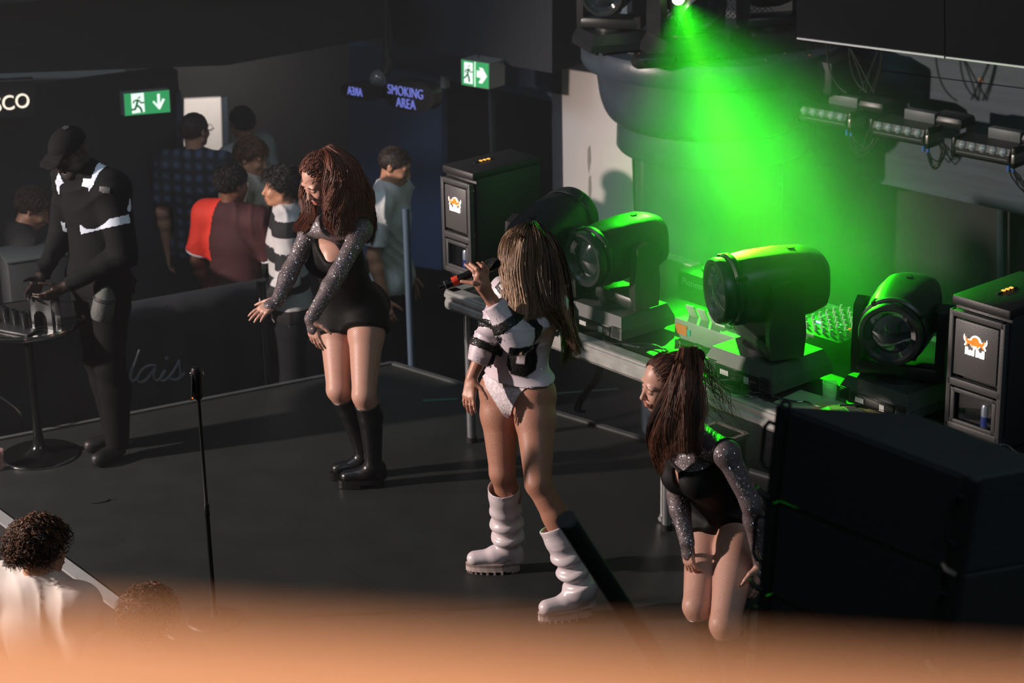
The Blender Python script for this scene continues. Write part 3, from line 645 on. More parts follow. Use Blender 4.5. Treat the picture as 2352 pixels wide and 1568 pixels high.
# ------------------------------------------------------------------ anatomy
def basis(f, u):
    f = unit(f); r = unit(np.cross(f, u)); u = np.cross(r, f); return r, f, u     # right, forward, up
def head_prims(s, c, f, u, S=1.0, male=False, ears=True, mouth=0.0):
    r, f, u = basis(f, u); R = [r, f, u]
    def P(x, y, z): return c+(r*x+f*y+u*z)*S
    def E(x, y, z, a, b, d, k=.008, neg=False): s.ell(P(x, y, z), R, (a*S, b*S, d*S), k, neg)
    j = 1.08 if male else 1.0
    E(0, -.012, .030, .074, .094, .083, .02); E(0, .030, -.030, .055*j, .058, .075, .03)
    for q in (-1, 1):
        s.cone(P(q*.050*j, -.002, -.052), P(q*.014*j, .064, -.094), .018*S, .013*S*j, k=.02)
        E(q*.036, .066, -.030, .022, .020, .020, .02)
        E(q*.030, .074, .020, .026, .014, .009 if not male else .012, .012)
    E(0, .068, -.093, .018*j, .017, .015, .012)
    for q in (-1, 1): E(q*.030, .096, .000, .017, .014, .0105, .008, True)
    for q in (-1, 1): E(q*.030, .075, -.002, .0135, .0125, .0115, .003)
    s.cone(P(0, .082, .010), P(0, .104, -.034), .007*S, .0095*S*j, k=.010); E(0, .106, -.037, .0085*j, .009, .0075, .006)
    for q in (-1, 1): E(q*.0095, .096, -.041, .0065, .008, .006, .005)
    E(0, .084, -.070, .026, .012, .016, .012)
    E(0, .0955, -.0615, .021, .007, .0052, .004); E(0, .094, -.0735-mouth, .018, .0075, .0062, .004)
    E(0, .103, -.0672-mouth*.5, .022, .009, .0016+mouth*.7, .003, True)
    if ears:
        for q in (-1, 1): E(q*.076, -.012, -.004, .009, .018, .030, .006); E(q*.086, -.008, .0, .006, .009, .018, .004, True)
    return P, (r, f, u)
def hand_prims(s, w, d, n, side, S=1.0, curl=(.25, .3, .25), spread=.10, thumb=(.6, .8, 0)):
    """w wrist, d towards the fingers, n back of the hand, side = +1/-1 thumb side along cross(d,n)"""
    d = unit(d); t = unit(np.cross(d, n))*side; n = np.cross(t*side, d) if False else unit(n-d*(d@n))
    s.cone(w-d*.02*S, w+d*.03*S, .024*S, .027*S, (n, .66), k=.012)
    K = [(.028, .090, .075), (.010, .094, .084), (-.010, .090, .078), (-.028, .082, .061)]
    for i, (o, l, fl) in enumerate(K):
        kn = w+d*l*S+t*o*S*1.0; s.cone(w+d*.02*S+t*o*.6*S, kn, .0145*S, .0115*S, k=.012)
        dd = unit(d+t*(1.5-i)*spread); p = kn; a = 0.0; L = [fl*.46, fl*.30, fl*.24]; r = [.0088, .0080, .0070, .0058]
        for q in range(3):
            a += curl[q]*(1+.12*i); v = dd*math.cos(a)-n*math.sin(a); e = p+v*L[q]*S
            s.cone(p, e, r[q]*S, r[q+1]*S, k=.004); p = e
    b = w+d*.022*S+t*.022*S; tv = unit(d*thumb[0]+t*thumb[1]-n*(.35+thumb[2])); m = b+tv*.042*S
    s.cone(b, m, .0150*S, .0108*S, k=.012); tv2 = unit(tv+d*.5-n*.1); m2 = m+tv2*.032*S
    s.cone(m, m2, .0105*S, .0090*S, k=.004); s.cone(m2, m2+tv2*.024*S, .0090*S, .0068*S, k=.004)
def body_prims(J, male, S=1.0):
    """dict category -> list of cone / ellipsoid tuples"""
    D = {k: [] for k in ('torso', 'neck', 'uaL', 'uaR', 'faL', 'faR', 'thL', 'thR', 'shL', 'shR', 'ftL', 'ftR')}
    pel, wai, che, nk = J['pel'], J['waist'], J['chest'], J['neck']
    sd = unit(J['shR']-J['shL']); hs = unit(J['hipR']-J['hipL']); upv = unit(nk-pel)
    fw = unit(np.cross(upv, sd)); fh = unit(np.cross(upv, hs)); J['fw'] = fw; J['fh'] = fh
    T = D['torso']
    if male:
        T += [('c', pel, wai, .150*S, .138*S, (fh, .70)), ('c', wai, che, .138*S, .160*S, (fw, .68)), ('c', che, che+(nk-che)*.55, .160*S, .120*S, (fw, .66)),
              ('c', J['shL'], J['shR'], .060*S, .060*S, None), ('c', J['shL'], nk, .052*S, .050*S, None), ('c', J['shR'], nk, .052*S, .050*S, None),
              ('c', J['hipL'], J['hipR'], .098*S, .098*S, None)]
    else:
        T += [('c', J['hipL']+(wai-pel)*.15, J['hipR']+(wai-pel)*.15, .094*S, .094*S, None), ('c', pel, wai, .140*S, .106*S, (fh, .74)), ('c', wai, che, .106*S, .126*S, (fw, .74)),
              ('c', che, che+(nk-che)*.5, .128*S, .095*S, (fw, .68)), ('c', J['shL'], J['shR'], .044*S, .044*S, None),
              ('c', J['shL'], nk, .040*S, .042*S, None), ('c', J['shR'], nk, .040*S, .042*S, None)]
        for q in (-1, 1):
            T.append(('e', che+sd*q*.062*S+fw*.075*S-upv*.0*S, (sd, fw, upv), (.052*S, .052*S, .052*S)))
            T.append(('e', pel+hs*q*.075*S-fh*.055*S-upv*.04*S, (hs, fh, upv), (.085*S, .075*S, .085*S)))
    D['neck'] = [('c', nk-upv*.01, J['head']+(-J['hu']*.05-J['hf']*.015), (.056 if male else .047)*S, (.058 if male else .047)*S, None)]
    ar = (.050, .042, .040, .029) if male else (.041, .034, .034, .025)
    lr = (.088, .060, .060, .040) if male else (.090, .058, .056, .036)
    for q in 'LR':
        D['ua'+q] = [('c', J['sh'+q], J['el'+q], ar[0]*S, ar[1]*S, None)]
        m = J['el'+q]+(J['wr'+q]-J['el'+q])*.28
        D['fa'+q] = [('c', J['el'+q], m, ar[1]*.96*S, ar[2]*S, None), ('c', m, J['wr'+q], ar[2]*S, ar[3]*S, None)]
        hp, kn, an, to = J['hip'+q], J['kn'+q], J['an'+q], J['to'+q]
        m2 = hp+(kn-hp)*.25
        D['th'+q] = [('c', hp, m2, lr[0]*S, lr[0]*1.0*S, None), ('c', m2, kn, lr[0]*.98*S, lr[1]*S, None)]
        sh = unit(an-kn); fk = unit(to-an); bk = -(fk-sh*(fk@sh)); bk = unit(bk)
        m3 = kn+(an-kn)*.32+bk*.018*S
        D['sh'+q] = [('c', kn, m3, lr[1]*.95*S, lr[2]*S, None), ('c', m3, an, lr[2]*S, lr[3]*S, None)]
        D['ft'+q] = [('c', an+V3(0, 0, -.03), to, .036*S, .028*S, None)]
    return D
def add_list(s, L, infl=0.0, cuts=(), k=None, disp=None):
    for p in L:
        if p[0] == 'c': s.cone(p[1], p[2], p[3]+infl, p[4]+infl, p[5], k, cuts, disp=disp)
        else: s.ell(p[1], p[2], np.array(p[3])+infl, k, cuts=cuts)
def garment(D, cats, infl, k=.03, cuts={}, gcuts=(), disp=None):
    s = Sdf(k); s.cuts = list(gcuts)
    for c in cats: add_list(s, D[c], infl.get(c, infl['*']) if isinstance(infl, dict) else infl, cuts.get(c, ()), disp=disp)
    return s
def cut(a, b, t): a = np.array(a); b = np.array(b); return (a+(b-a)*t, unit(b-a))
def band_from_mesh(name, v, f, a, b, t0, t1, rmax, m, parent, th=.005):
    ax = b-a; L2 = ax@ax; c = v[f].mean(1); t = (c-a)@ax/L2; d = np.linalg.norm(c-a-t[:, None]*ax, axis=1); sel = f[(t > t0) & (t < t1) & (d < rmax)]
    if not len(sel): return None
    n = np.zeros_like(v); fn = np.cross(v[f[:, 2]]-v[f[:, 0]], v[f[:, 3]]-v[f[:, 1]])
    for k in range(4): np.add.at(n, f[:, k], fn)
    n /= np.maximum(np.linalg.norm(n, axis=1), 1e-12)[:, None]
    ids, inv_ = np.unique(sel, return_inverse=True); q = inv_.reshape(sel.shape); k = len(ids); V = np.concatenate([v[ids]+n[ids]*th, v[ids]-n[ids]*.002])
    e = {}
    for r in q:
        for i in range(4): e[(r[i], r[(i+1) % 4])] = 1
    side = [[a_, b_, b_+k, a_+k][::-1] for (a_, b_) in e if (b_, a_) not in e]
    return np_mesh(name, V, np.concatenate([q, q[:, ::-1]+k, np.array(side)]), m, parent)
def wrinkle(amp, fr=26.0, seed=0.0):
    def f(t, X, Y, Z):
        a_ = np.sin(fr*(Z*1.3+X*.8+Y*.5)+3*np.sin(9*X+seed)+2.2*np.sin(11*Z+seed*2+5*Y))
        return (amp*((1-np.abs(a_))**2*2.0-.45)*(.6+.6*np.sin(14*X+9*Y+6*Z+seed))).astype(np.float32)
    return f
# ------------------------------------------------------------------ hair strands
def resample(P, M):
    P = np.array(P, float)
    for _ in range(2): P = np.concatenate([P[:1], np.stack([P[:-1]*.75+P[1:]*.25, P[:-1]*.25+P[1:]*.75], 1).reshape(-1, 3), P[-1:]])
    L = np.r_[0, np.cumsum(np.linalg.norm(np.diff(P, axis=0), axis=1))]; t = np.linspace(0, L[-1], M)
    return np.stack([np.interp(t, L, P[:, i]) for i in range(3)], 1)
def strands_mesh(name, paths, rad, m, parent, seed=0, sides=4, shade=None):
    """paths (N,M,3), rad (N,M)"""
    N, M, _ = paths.shape; T = np.gradient(paths, axis=1); T /= np.maximum(np.linalg.norm(T, axis=2, keepdims=True), 1e-9)
    ref = np.array([.31, .83, .46]); U = np.cross(T, ref); U /= np.maximum(np.linalg.norm(U, axis=2, keepdims=True), 1e-6); Wv = np.cross(T, U)
    an = np.arange(sides)*2*math.pi/sides
    v = paths[:, :, None, :]+rad[:, :, None, None]*(U[:, :, None, :]*np.cos(an)[None, None, :, None]+Wv[:, :, None, :]*np.sin(an)[None, None, :, None])
    v = v.reshape(-1, 3); b = (np.arange(N)*M*sides)[:, None, None]+(np.arange(M-1)*sides)[None, :, None]; k = np.arange(sides)[None, None, :]; k2 = (k+1) % sides
    f = np.stack([b+k, b+k2, b+sides+k2, b+sides+k], -1).reshape(-1, 4)
    rr = np.random.RandomState(seed); sh = rr.rand(N) if shade is None else shade
    attrs = {'shade': np.repeat(sh, M*sides), 'along': np.tile(np.repeat(np.linspace(0, 1, M), sides), N)}
    return np_mesh(name, v, f, m, parent, attrs=attrs)
def guide_hair(name, guides, n, spread, r0, m, parent, seed=0, wave=.012, freq=3.0, M=22, clump=.5, sides=4):
    rr = np.random.RandomState(seed); GD = np.array([resample(g, M) for g in guides]); K = len(GD)
    nc = max(K*5, 12); cu = np.sort(rr.rand(nc))*(K-1); t = np.linspace(0, 1, M)
    co = rr.normal(0, 1, (nc, 3)); ph = rr.rand(nc)*6.28; fq = freq*(.8+.4*rr.rand(nc))
    ci = rr.randint(0, nc, n); u = np.clip(cu[ci]+rr.normal(0, .25, n), 0, K-1.001); i = u.astype(int); f = (u-i)[:, None, None]
    P = GD[i]*(1-f)+GD[np.minimum(i+1, K-1)]*f
    prof = (.55+.45*np.sin(np.pi*np.clip(t*1.1, 0, 1)))[None, :, None]
    P = P+(co[ci]*clump)[:, None, :]*spread*prof+rr.normal(0, 1, (n, 1, 3))*spread*.55*prof*(1-.3*t)[None, :, None]
    ww = wave*np.clip(t*1.6, 0, 1)[None, :]; a = ph[ci][:, None]+fq[ci][:, None]*2*math.pi*t[None, :]+rr.normal(0, .3, (n, 1))
    P[:, :, 0] += ww*np.sin(a); P[:, :, 1] += ww*np.cos(a)*.8; P[:, :, 2] += ww*.3*np.sin(a+1)
    rad = r0*(.7+.6*rr.rand(n))[:, None]*(np.clip(1.02-t**3*.9, .1, 1))[None, :]
    sh = np.clip(rr.rand(nc)[ci]*.7+rr.rand(n)*.3, 0, 1)
    return strands_mesh(name, P, rad, m, parent, seed, sides, sh)
def hair_mat(name, dark, light, root=None, rough=.38):
    m = mat(name, dark, rough); nt = m.node_tree; b = nt.nodes['Principled BSDF']
    a = nt.nodes.new('ShaderNodeAttribute'); a.attribute_name = 'shade'; r = nt.nodes.new('ShaderNodeValToRGB')
    r.color_ramp.elements[0].color = s2l(dark); r.color_ramp.elements[0].position = .25; r.color_ramp.elements[1].color = s2l(light); r.color_ramp.elements[1].position = .85
    nt.links.new(a.outputs['Fac'], r.inputs[0])
    if root:
        a2 = nt.nodes.new('ShaderNodeAttribute'); a2.attribute_name = 'along'; mr = nt.nodes.new('ShaderNodeMapRange'); mr.inputs[1].default_value = .02; mr.inputs[2].default_value = .2
        mx = nt.nodes.new('ShaderNodeMix'); mx.data_type = 'RGBA'; nt.links.new(a2.outputs['Fac'], mr.inputs[0]); nt.links.new(mr.outputs[0], mx.inputs[0])
        mx.inputs[6].default_value = s2l(root); nt.links.new(r.outputs[0], mx.inputs[7]); nt.links.new(mx.outputs[2], b.inputs['Base Color'])
    else: nt.links.new(r.outputs[0], b.inputs['Base Color'])
    b.inputs['Specular IOR Level'].default_value = .45; b.inputs['Roughness'].default_value = .48
    return m
def scalp_hair(name, J, m, parent, n=900, L=.05, r0=.0028, seed=0, curl=0.0, S=1.0, lift=.006, back=.0, M=6, region=None, dirf=None, shell=True, male=True, vol=0.0):
    """short hair: scalp shell plus many locks lying on it"""
    r, f, u = basis(J['hf'], J['hu']); c = J['head']+u*.028*S-f*.012*S; rr = np.random.RandomState(seed)
    q = rr.normal(0, 1, (n*4, 3)); q /= np.linalg.norm(q, axis=1)[:, None]       # local (right, fwd, up)
    lim = -.12-.55*np.clip(-q[:, 1], 0, 1)+.62*np.clip(q[:, 1], 0, 1)**1.5
    ok = q[:, 2] > lim
    if region is not None: ok &= region(q)
    n = int(n*.8); q = q[ok][:n]; n = len(q); A = np.array([.077, .097, .086])*S+vol
    t = np.linspace(0, 1, M)
    if dirf is None:
        dl = np.stack([q[:, 0]*.3, .0*q[:, 1]-.5+back, -.9+0*q[:, 2]], 1)
    else: dl = dirf(q, rr)
    dl = dl+rr.normal(0, .35, dl.shape); dl -= q*np.sum(dl*q, 1)[:, None]; dl /= np.maximum(np.linalg.norm(dl, axis=1), 1e-6)[:, None]
    ll = L*(.6+.8*rr.rand(n))
    P = q[:, None, :]*A+dl[:, None, :]*(ll[:, None]*t[None, :])[:, :, None]
    nr = np.linalg.norm(P/A, axis=2, keepdims=True); P = P/nr*(1+(lift/A.mean())*(.3+1.0*t)[None, :, None]*(.4+1.2*rr.rand(n))[:, None, None])
    if curl:
        a = rr.rand(n)[:, None]*6.28+t[None, :]*8.5; P[:, :, 0] += curl*np.cos(a); P[:, :, 1] += curl*np.sin(a); P[:, :, 2] += curl*np.sin(a*1.3+1)*.7
    PW = c+P[:, :, 0:1]*r+P[:, :, 1:2]*f+P[:, :, 2:3]*u
    rad = r0*(.7+.6*rr.rand(n))[:, None]*np.clip(1.1-t*.75, .2, 1)[None, :]
    o = strands_mesh(name, PW, rad, m, parent, seed, 3)
    if shell:
        s = Sdf(.01); s.ell(c, [r, f, u], A+.002)
        s.cuts = [(c+f*.060*S, unit(f*.9-u*.55)), (c-u*.055*S, -u*.85+f*.55)]
        v, fc = s.mesh(.008); o2 = np_mesh('hair_base', v, fc, m, o.parent and o or None) if False else np_mesh('hair_base', v, fc, m, parent, attrs={'shade': np.full(len(v), .2), 'along': np.full(len(v), .5)})
    return o
# ------------------------------------------------------------------ decals draped on a mesh as seen from a photo pixel
from mathutils.bvhtree import BVHTree
def bvh_of(v, f): return BVHTree.FromPolygons([tuple(q) for q in v], [tuple(int(i) for i in q) for q in f])
def hit(b, px, py):
    d = Vector(ray(px, py)).normalized(); loc, nr, i, dist = b.ray_cast(Vector(CAMP), d); return loc, nr
def drape(name, pix, b, m, parent, th=.004, step=3.0, border=None, lift=.0):
    """polygon given in photo pixels, laid on the surface as a thin solid patch"""
    P = np.array(pix, float); x0, y0 = P.min(0); x1, y1 = P.max(0); nx = max(2, int((x1-x0)/step)+1); ny = max(2, int((y1-y0)/step)+1)
    X = np.linspace(x0, x1, nx); Y = np.linspace(y0, y1, ny)
    def inside(x, y):
        c = False; n = len(P)
        for i in range(n):
            xa, ya = P[i]; xb, yb = P[i-1]
            if (ya > y) != (yb > y) and x < (xb-xa)*(y-ya)/(yb-ya)+xa: c = not c
        return c
    def snap(x, y):      # nearest point on outline
        best = None
        for i in range(len(P)):
            a, c_ = P[i-1], P[i]; ab = c_-a; t = np.clip(((x-a[0])*ab[0]+(y-a[1])*ab[1])/max(ab@ab, 1e-9), 0, 1); q = a+ab*t; d = (q[0]-x)**2+(q[1]-y)**2
            if best is None or d < best[0]: best = (d, q)
        return best
    idx = {}; vs = []; ns = []
    def get(i, j):
        if (i, j) in idx: return idx[(i, j)]
        x, y = X[i], Y[j]; d, q = snap(x, y)
        if not inside(x, y) : x, y = q
        l, n = hit(b, x, y)
        if l is None: idx[(i, j)] = None; return None
        if n.dot(Vector(ray(x, y))) > 0: n = -n
        vs.append(l+n*lift); ns.append(n); idx[(i, j)] = len(vs)-1; return idx[(i, j)]
    fs = []
    for i in range(nx-1):
        for j in range(ny-1):
            if inside((X[i]+X[i+1])/2, (Y[j]+Y[j+1])/2):
                q = [get(i, j), get(i+1, j), get(i+1, j+1), get(i, j+1)]
                if None in q: continue
                ps = [vs[k] for k in q]
                if max((ps[a]-ps[a-1]).length for a in range(4)) < .05: fs.append(q)
    if not fs: return None
    n = len(vs); V = [tuple(v-nn*.002) for v, nn in zip(vs, ns)]+[tuple(v+nn*th) for v, nn in zip(vs, ns)]
    ed = {}
    for f in fs:
        for a in range(4): e = (f[a], f[(a+1) % 4]); ed[e] = 1
    FF = [[i+n for i in f] for f in fs]+[f[::-1] for f in fs]
    for (a, c_) in list(ed):
        if (c_, a) not in ed: FF.append([a, c_, c_+n, a+n])
    mb = MB(); mb.v = [tuple(Vector(v)-Vector(parent.location)) if parent else v for v in V]; mb.f = FF; mb.mi = [0]*len(FF)
    return mb.build(name, m, parent)
def studs_on(name, b, pts, m, parent, r=.003):
    mb = MB(); k = 0
    for (x, y) in pts:
        l, n = hit(b, x, y)
        if l is None: continue
        if n.dot(Vector(ray(x, y))) > 0: n = -n
        t = n.orthogonal().normalized(); w = n.cross(t); l = l-Vector(parent.location)
        vs = [l+t*math.cos(a)*r+w*math.sin(a)*r-n*.0005 for a in [math.pi/3*i for i in range(6)]]+[l+n*r*.7]
        mb._add(vs, [(i, (i+1) % 6, 6) for i in range(6)]); k += 1
    if not k: return None
    o = mb.build(name, m, parent, smooth=False); o['kind'] = 'stuff'; return o
# ------------------------------------------------------------------ cloth and skin materials
def skin(name, hexc, net=False, rough=.45):
    m = mat(name, hexc, rough, bump=.05, bscale=220); b = m.node_tree.nodes['Principled BSDF']
    b.inputs['Subsurface Weight'].default_value = 0.0
    b.inputs['Specular IOR Level'].default_value = .45
    if net:
        nt = m.node_tree; A = nt.nodes.new('ShaderNodeAttribute'); A.attribute_name = 'netu'; B = nt.nodes.new('ShaderNodeAttribute'); B.attribute_name = 'netv'
        L = nt.nodes.new('ShaderNodeAttribute'); L.attribute_name = 'leg'
        def M(op, x, y=None, v=None):
            q = nt.nodes.new('ShaderNodeMath'); q.operation = op; nt.links.new(x, q.inputs[0])
            if y is not None: nt.links.new(y, q.inputs[1])
            elif v is not None: q.inputs[1].default_value = v
            return q.outputs[0]
        p = M('ADD', A.outputs['Fac'], B.outputs['Fac']); q_ = M('SUBTRACT', A.outputs['Fac'], B.outputs['Fac'])
        s1 = M('ABSOLUTE', M('SINE', p)); s2 = M('ABSOLUTE', M('SINE', q_)); mn = M('MINIMUM', s1, s2)
        st = nt.nodes.new('ShaderNodeMapRange'); st.inputs[1].default_value = .12; st.inputs[2].default_value = .42; st.inputs[3].default_value = 1; st.inputs[4].default_value = 0; nt.links.new(mn, st.inputs[0])
        fac = M('MULTIPLY', st.outputs[0], L.outputs['Fac'])
        mx = nt.nodes.new('ShaderNodeMix'); mx.data_type = 'RGBA'; nt.links.new(M('MULTIPLY', fac, v=.42), mx.inputs[0]); mx.inputs[6].default_value = s2l(hexc); mx.inputs[7].default_value = s2l(net)
        nt.links.new(mx.outputs[2], b.inputs['Base Color'])
        bp = nt.nodes.new('ShaderNodeBump'); bp.inputs['Strength'].default_value = .35; bp.inputs['Distance'].default_value = .002
        nt.links.new(fac, bp.inputs['Height']); nt.links.new(bp.outputs[0], b.inputs['Normal'])
    return m
def net_attrs(v, J):
    u = np.zeros(len(v)); w = np.zeros(len(v)); lg = np.zeros(len(v)); best = np.full(len(v), 9.0)
    for q in 'LR':
        H = J['hip'+q]+(J['hip'+q]-J['kn'+q])*.35; AX = unit(J['an'+q]-H); fr = unit(J['fh']-AX*(J['fh']@AX)); sd = np.cross(AX, fr)
        for a, b in ((H, J['kn'+q]), (J['kn'+q], J['an'+q])):
            ab = b-a; tc = np.clip((v-a)@ab/(ab@ab), 0, 1); c = a+tc[:, None]*ab; d = np.linalg.norm(v-c, axis=1); e = v-c
            an = np.arctan2(e@sd, e@fr); m = (d < best)&(d < .16); best[m] = d[m]
            u[m] = an[m]*17.0; w[m] = ((v-H)@AX)[m]*math.pi/.0095; lg[m] = 1
    return {'netu': u, 'netv': w, 'leg': lg}
def sequin(name, base, gem, scale=150, dens=.42, alpha=1.0, rough=.16, jit=.9):
    m = mat(name, base, .6); nt = m.node_tree; b = nt.nodes['Principled BSDF']; tc = nt.nodes.new('ShaderNodeTexCoord')
    vo = nt.nodes.new('ShaderNodeTexVoronoi'); vo.inputs['Scale'].default_value = scale; nt.links.new(tc.outputs['Object'], vo.inputs['Vector'])
    mr = nt.nodes.new('ShaderNodeMapRange'); mr.inputs[1].default_value = dens-.08; mr.inputs[2].default_value = dens; mr.inputs[3].default_value = 1; mr.inputs[4].default_value = 0
    nt.links.new(vo.outputs['Distance'], mr.inputs[0])
    mx = nt.nodes.new('ShaderNodeMix'); mx.data_type = 'RGBA'; nt.links.new(mr.outputs[0], mx.inputs[0]); mx.inputs[6].default_value = s2l(base); mx.inputs[7].default_value = s2l(gem)
    nt.links.new(mx.outputs[2], b.inputs['Base Color']); nt.links.new(mr.outputs[0], b.inputs['Metallic'])
    r2 = nt.nodes.new('ShaderNodeMapRange'); r2.inputs[3].default_value = .6; r2.inputs[4].default_value = rough; nt.links.new(mr.outputs[0], r2.inputs[0]); nt.links.new(r2.outputs[0], b.inputs['Roughness'])
    sb_ = nt.nodes.new('ShaderNodeVectorMath'); sb_.operation = 'SUBTRACT'; nt.links.new(vo.outputs['Color'], sb_.inputs[0]); sb_.inputs[1].default_value = (.5, .5, .5)
    sc_ = nt.nodes.new('ShaderNodeVectorMath'); sc_.operation = 'SCALE'; nt.links.new(sb_.outputs[0], sc_.inputs[0])
    mu = nt.nodes.new('ShaderNodeMath'); mu.operation = 'MULTIPLY'; nt.links.new(mr.outputs[0], mu.inputs[0]); mu.inputs[1].default_value = jit; nt.links.new(mu.outputs[0], sc_.inputs['Scale'])
    ge = nt.nodes.new('ShaderNodeNewGeometry'); ad = nt.nodes.new('ShaderNodeVectorMath'); nt.links.new(ge.outputs['Normal'], ad.inputs[0]); nt.links.new(sc_.outputs[0], ad.inputs[1])
    no = nt.nodes.new('ShaderNodeVectorMath'); no.operation = 'NORMALIZE'; nt.links.new(ad.outputs[0], no.inputs[0]); nt.links.new(no.outputs[0], b.inputs['Normal'])
    return m
gemm = mat('crystal_stud', '#e8eef5', .08, metal=.85)
def person(J, label, group=None):
    a = (J['anL']+J['anR'])/2; return thing('person', (a[0], a[1], J.get('floor', 0.0)), label, 'person', group)
def build_body(J, D, skinm, root, res, male, hands=True, extra=None, mats=None, paint=None, S=1.0, mouth=0.0, net=False, cats=None, handkw={}):
    s = Sdf(.028)
    for c in (cats or list(D)): add_list(s, D[c], 0.0, k=.022 if c[:2] in ('ua', 'fa', 'sh', 'th') else None)
    head_prims(s, J['head'], J['hf'], J['hu'], S, male, mouth=mouth)
    if hands:
        for q, sg in (('L', 1), ('R', -1)):
            if J.get('nohand'+q): continue
            d = J.get('hd'+q, unit(J['wr'+q]-J['el'+q])); n = J.get('hn'+q)
            if n is None: o = unit(J['sh'+q]-J['neck']); n = unit(o-d*(o@d))
            th = J.get('fw')if J.get('fw') is not None else V3(0, -1, 0)
            sd = 1 if np.cross(d, n)@th > 0 else -1
            if 'ht'+q in J: sd = J['ht'+q]
            hand_prims(s, J['wr'+q], d, n, sd, S*(1 if male else .93), **handkw.get(q, {}))
    if extra: extra(s)
    v, f = s.mesh(res)
    mi = None
    if paint is not None: mi = paint(v[f].mean(1))
    o = np_mesh('body', v, f, mats or skinm, root, mi=mi, attrs=net_attrs(v, J) if net else None)
    return o, v, f
def face_paint(J, S=1.0):
    r, f, u = basis(J['hf'], J['hu'])
    def p(c):
        q = (c-J['head'])/S; x, y, z = q@r, q@f, q@u; m = np.zeros(len(c), int)
        ax = np.abs(x)
        m[(ax < .023)&(y > .080)&(z > -.083)&(z < -.056)&((ax/.024)**2+((z+.068)/.0125)**2 < 1)] = 1
        m[(ax > .012)&(ax < .046)&(y > .055)&(z > .018-(ax-.02)*.1)&(z < .0245-(ax-.02)*.18)] = 2
        m[(ax > .016)&(ax < .045)&(y > .06)&(z > -.0085)&(z < -.0045)] = 2
        return m
    return p
def stand(base, face, S=1.0, floor=-.8, **kw):
    """standing figure: local x right, y forward; kw overrides joints in local coords"""
    a = face; r = V3(math.sin(a), -math.cos(a), 0); f = V3(math.cos(a), math.sin(a), 0)
    Jl = dict(pel=(0, 0, .98), waist=(0, 0, 1.12), chest=(0, 0, 1.30), neck=(0, -.01, 1.47), head=(0, .02, 1.625), shL=(-.185, 0, 1.43), shR=(.185, 0, 1.43),
              elL=(-.245, -.03, 1.14), elR=(.245, -.03, 1.14), wrL=(-.25, .03, .88), wrR=(.25, .03, .88), hipL=(-.095, 0, .93), hipR=(.095, 0, .93),
              knL=(-.105, .02, .50), knR=(.105, .02, .50), anL=(-.115, -.02, .09), anR=(.115, -.02, .09), toL=(-.135, .12, .035), toR=(.135, .12, .035))
    hf = kw.pop('hf', (0, 1, -.1)); hu = kw.pop('hu', (0, .1, 1)); Jl.update(kw)
    B = V3(base[0], base[1], floor)
    J = {k: B+(r*v[0]+f*v[1]+V3(0, 0, v[2]))*S for k, v in Jl.items()}
    J['hf'] = unit(r*hf[0]+f*hf[1]+V3(0, 0, hf[2])); J['hu'] = unit(r*hu[0]+f*hu[1]+V3(0, 0, hu[2])); J['floor'] = floor
    return J
lipm = mat('lip_pink', '#935347', .4); browm = mat('brow_brown', '#2e1d16', .6)
# ------------------------------------------------------------------ SINGER
sk1 = skin('skin_singer', '#ad7a64', '#5b3422'); 
J = dict(pel=W(1190, 885, 9.04), waist=W(1197, 802, 9.0), chest=W(1208, 738, 9.0), neck=W(1214, 668, 9.02), head=W(1212, 584, 8.96),
         shL=W(1264, 700, 8.86), shR=W(1160, 672, 9.08), elL=W(1186, 780, 8.60), wrL=W(1130, 690, 8.62), elR=W(1122, 775, 8.98), wrR=W(1083, 868, 8.92),
         hipL=W(1228, 915, 8.98), hipR=W(1148, 905, 9.10), knL=W(1236, 1110, 8.76), knR=W(1154, 1085, 9.0), anL=G(1333, 1352, .13), anR=G(1168, 1250, .13), toL=G(1276, 1390, .07), toR=G(1098, 1280, .07))
J['hf'] = unit((-.86, -.40, -.22)); J['hu'] = unit((-.12, -.05, 1))
D = body_prims(J, False, 1.0)
SG = person(J, 'blonde woman in white rhinestone varsity jacket and white slouch boots, microphone at her lips')
def extra(s):
    # left hand: fingers spread over the microphone, explicit chains
    wr = J['wrL']; pm = W(1105, 652, 8.56); s.cone(wr, pm, .026, .030, k=.015); s.cone(W(1118, 655, 8.57), W(1100, 632, 8.55), .020, .016, k=.012)
    for ch, r in (([(1094, 640, 8.55), (1088, 622, 8.56), (1069, 607, 8.60)], .0095), ([(1101, 636, 8.555), (1096, 618, 8.555), (1080, 605, 8.59)], .0095),
                  ([(1110, 634, 8.56), (1108, 612, 8.56), (1097, 604, 8.60)], .009), ([(1118, 640, 8.57), (1120, 618, 8.57), (1108, 603, 8.60)], .0085), ([(1104, 660, 8.55), (1088, 650, 8.54), (1060, 646, 8.56)], .0105)):
        P = [W(*q) for q in ch]; s.cone(pm, P[0], .018, r*1.15, k=.01); s.cone(P[0], P[1], r*1.05, r*.95, k=.004); s.cone(P[1], P[2], r*.95, r*.75, k=.004)
J['nohandL'] = True; J['hdR'] = unit(W(1074, 940, 8.86)-W(1083, 875, 8.92)); J['hnR'] = unit(V3(-.55, -.75, .1)); J['htR'] = -1
b_, v, f = build_body(J, D, [sk1, lipm, browm], SG, .0048, False, extra=extra, paint=face_paint(J), net=True, handkw={'R': dict(curl=(.15, .25, .2), spread=.06)})
bv = bvh_of(v, f)
jk = mat('jacket_white_satin', '#cdc0c8', .42, bump=.05, bscale=200, spec=.5); seqb = sequin('black_sequin', '#0b0b0c', '#3a3c40', 260, .5, rough=.2, jit=.7)
cf = W(1188, 866, 9.0)
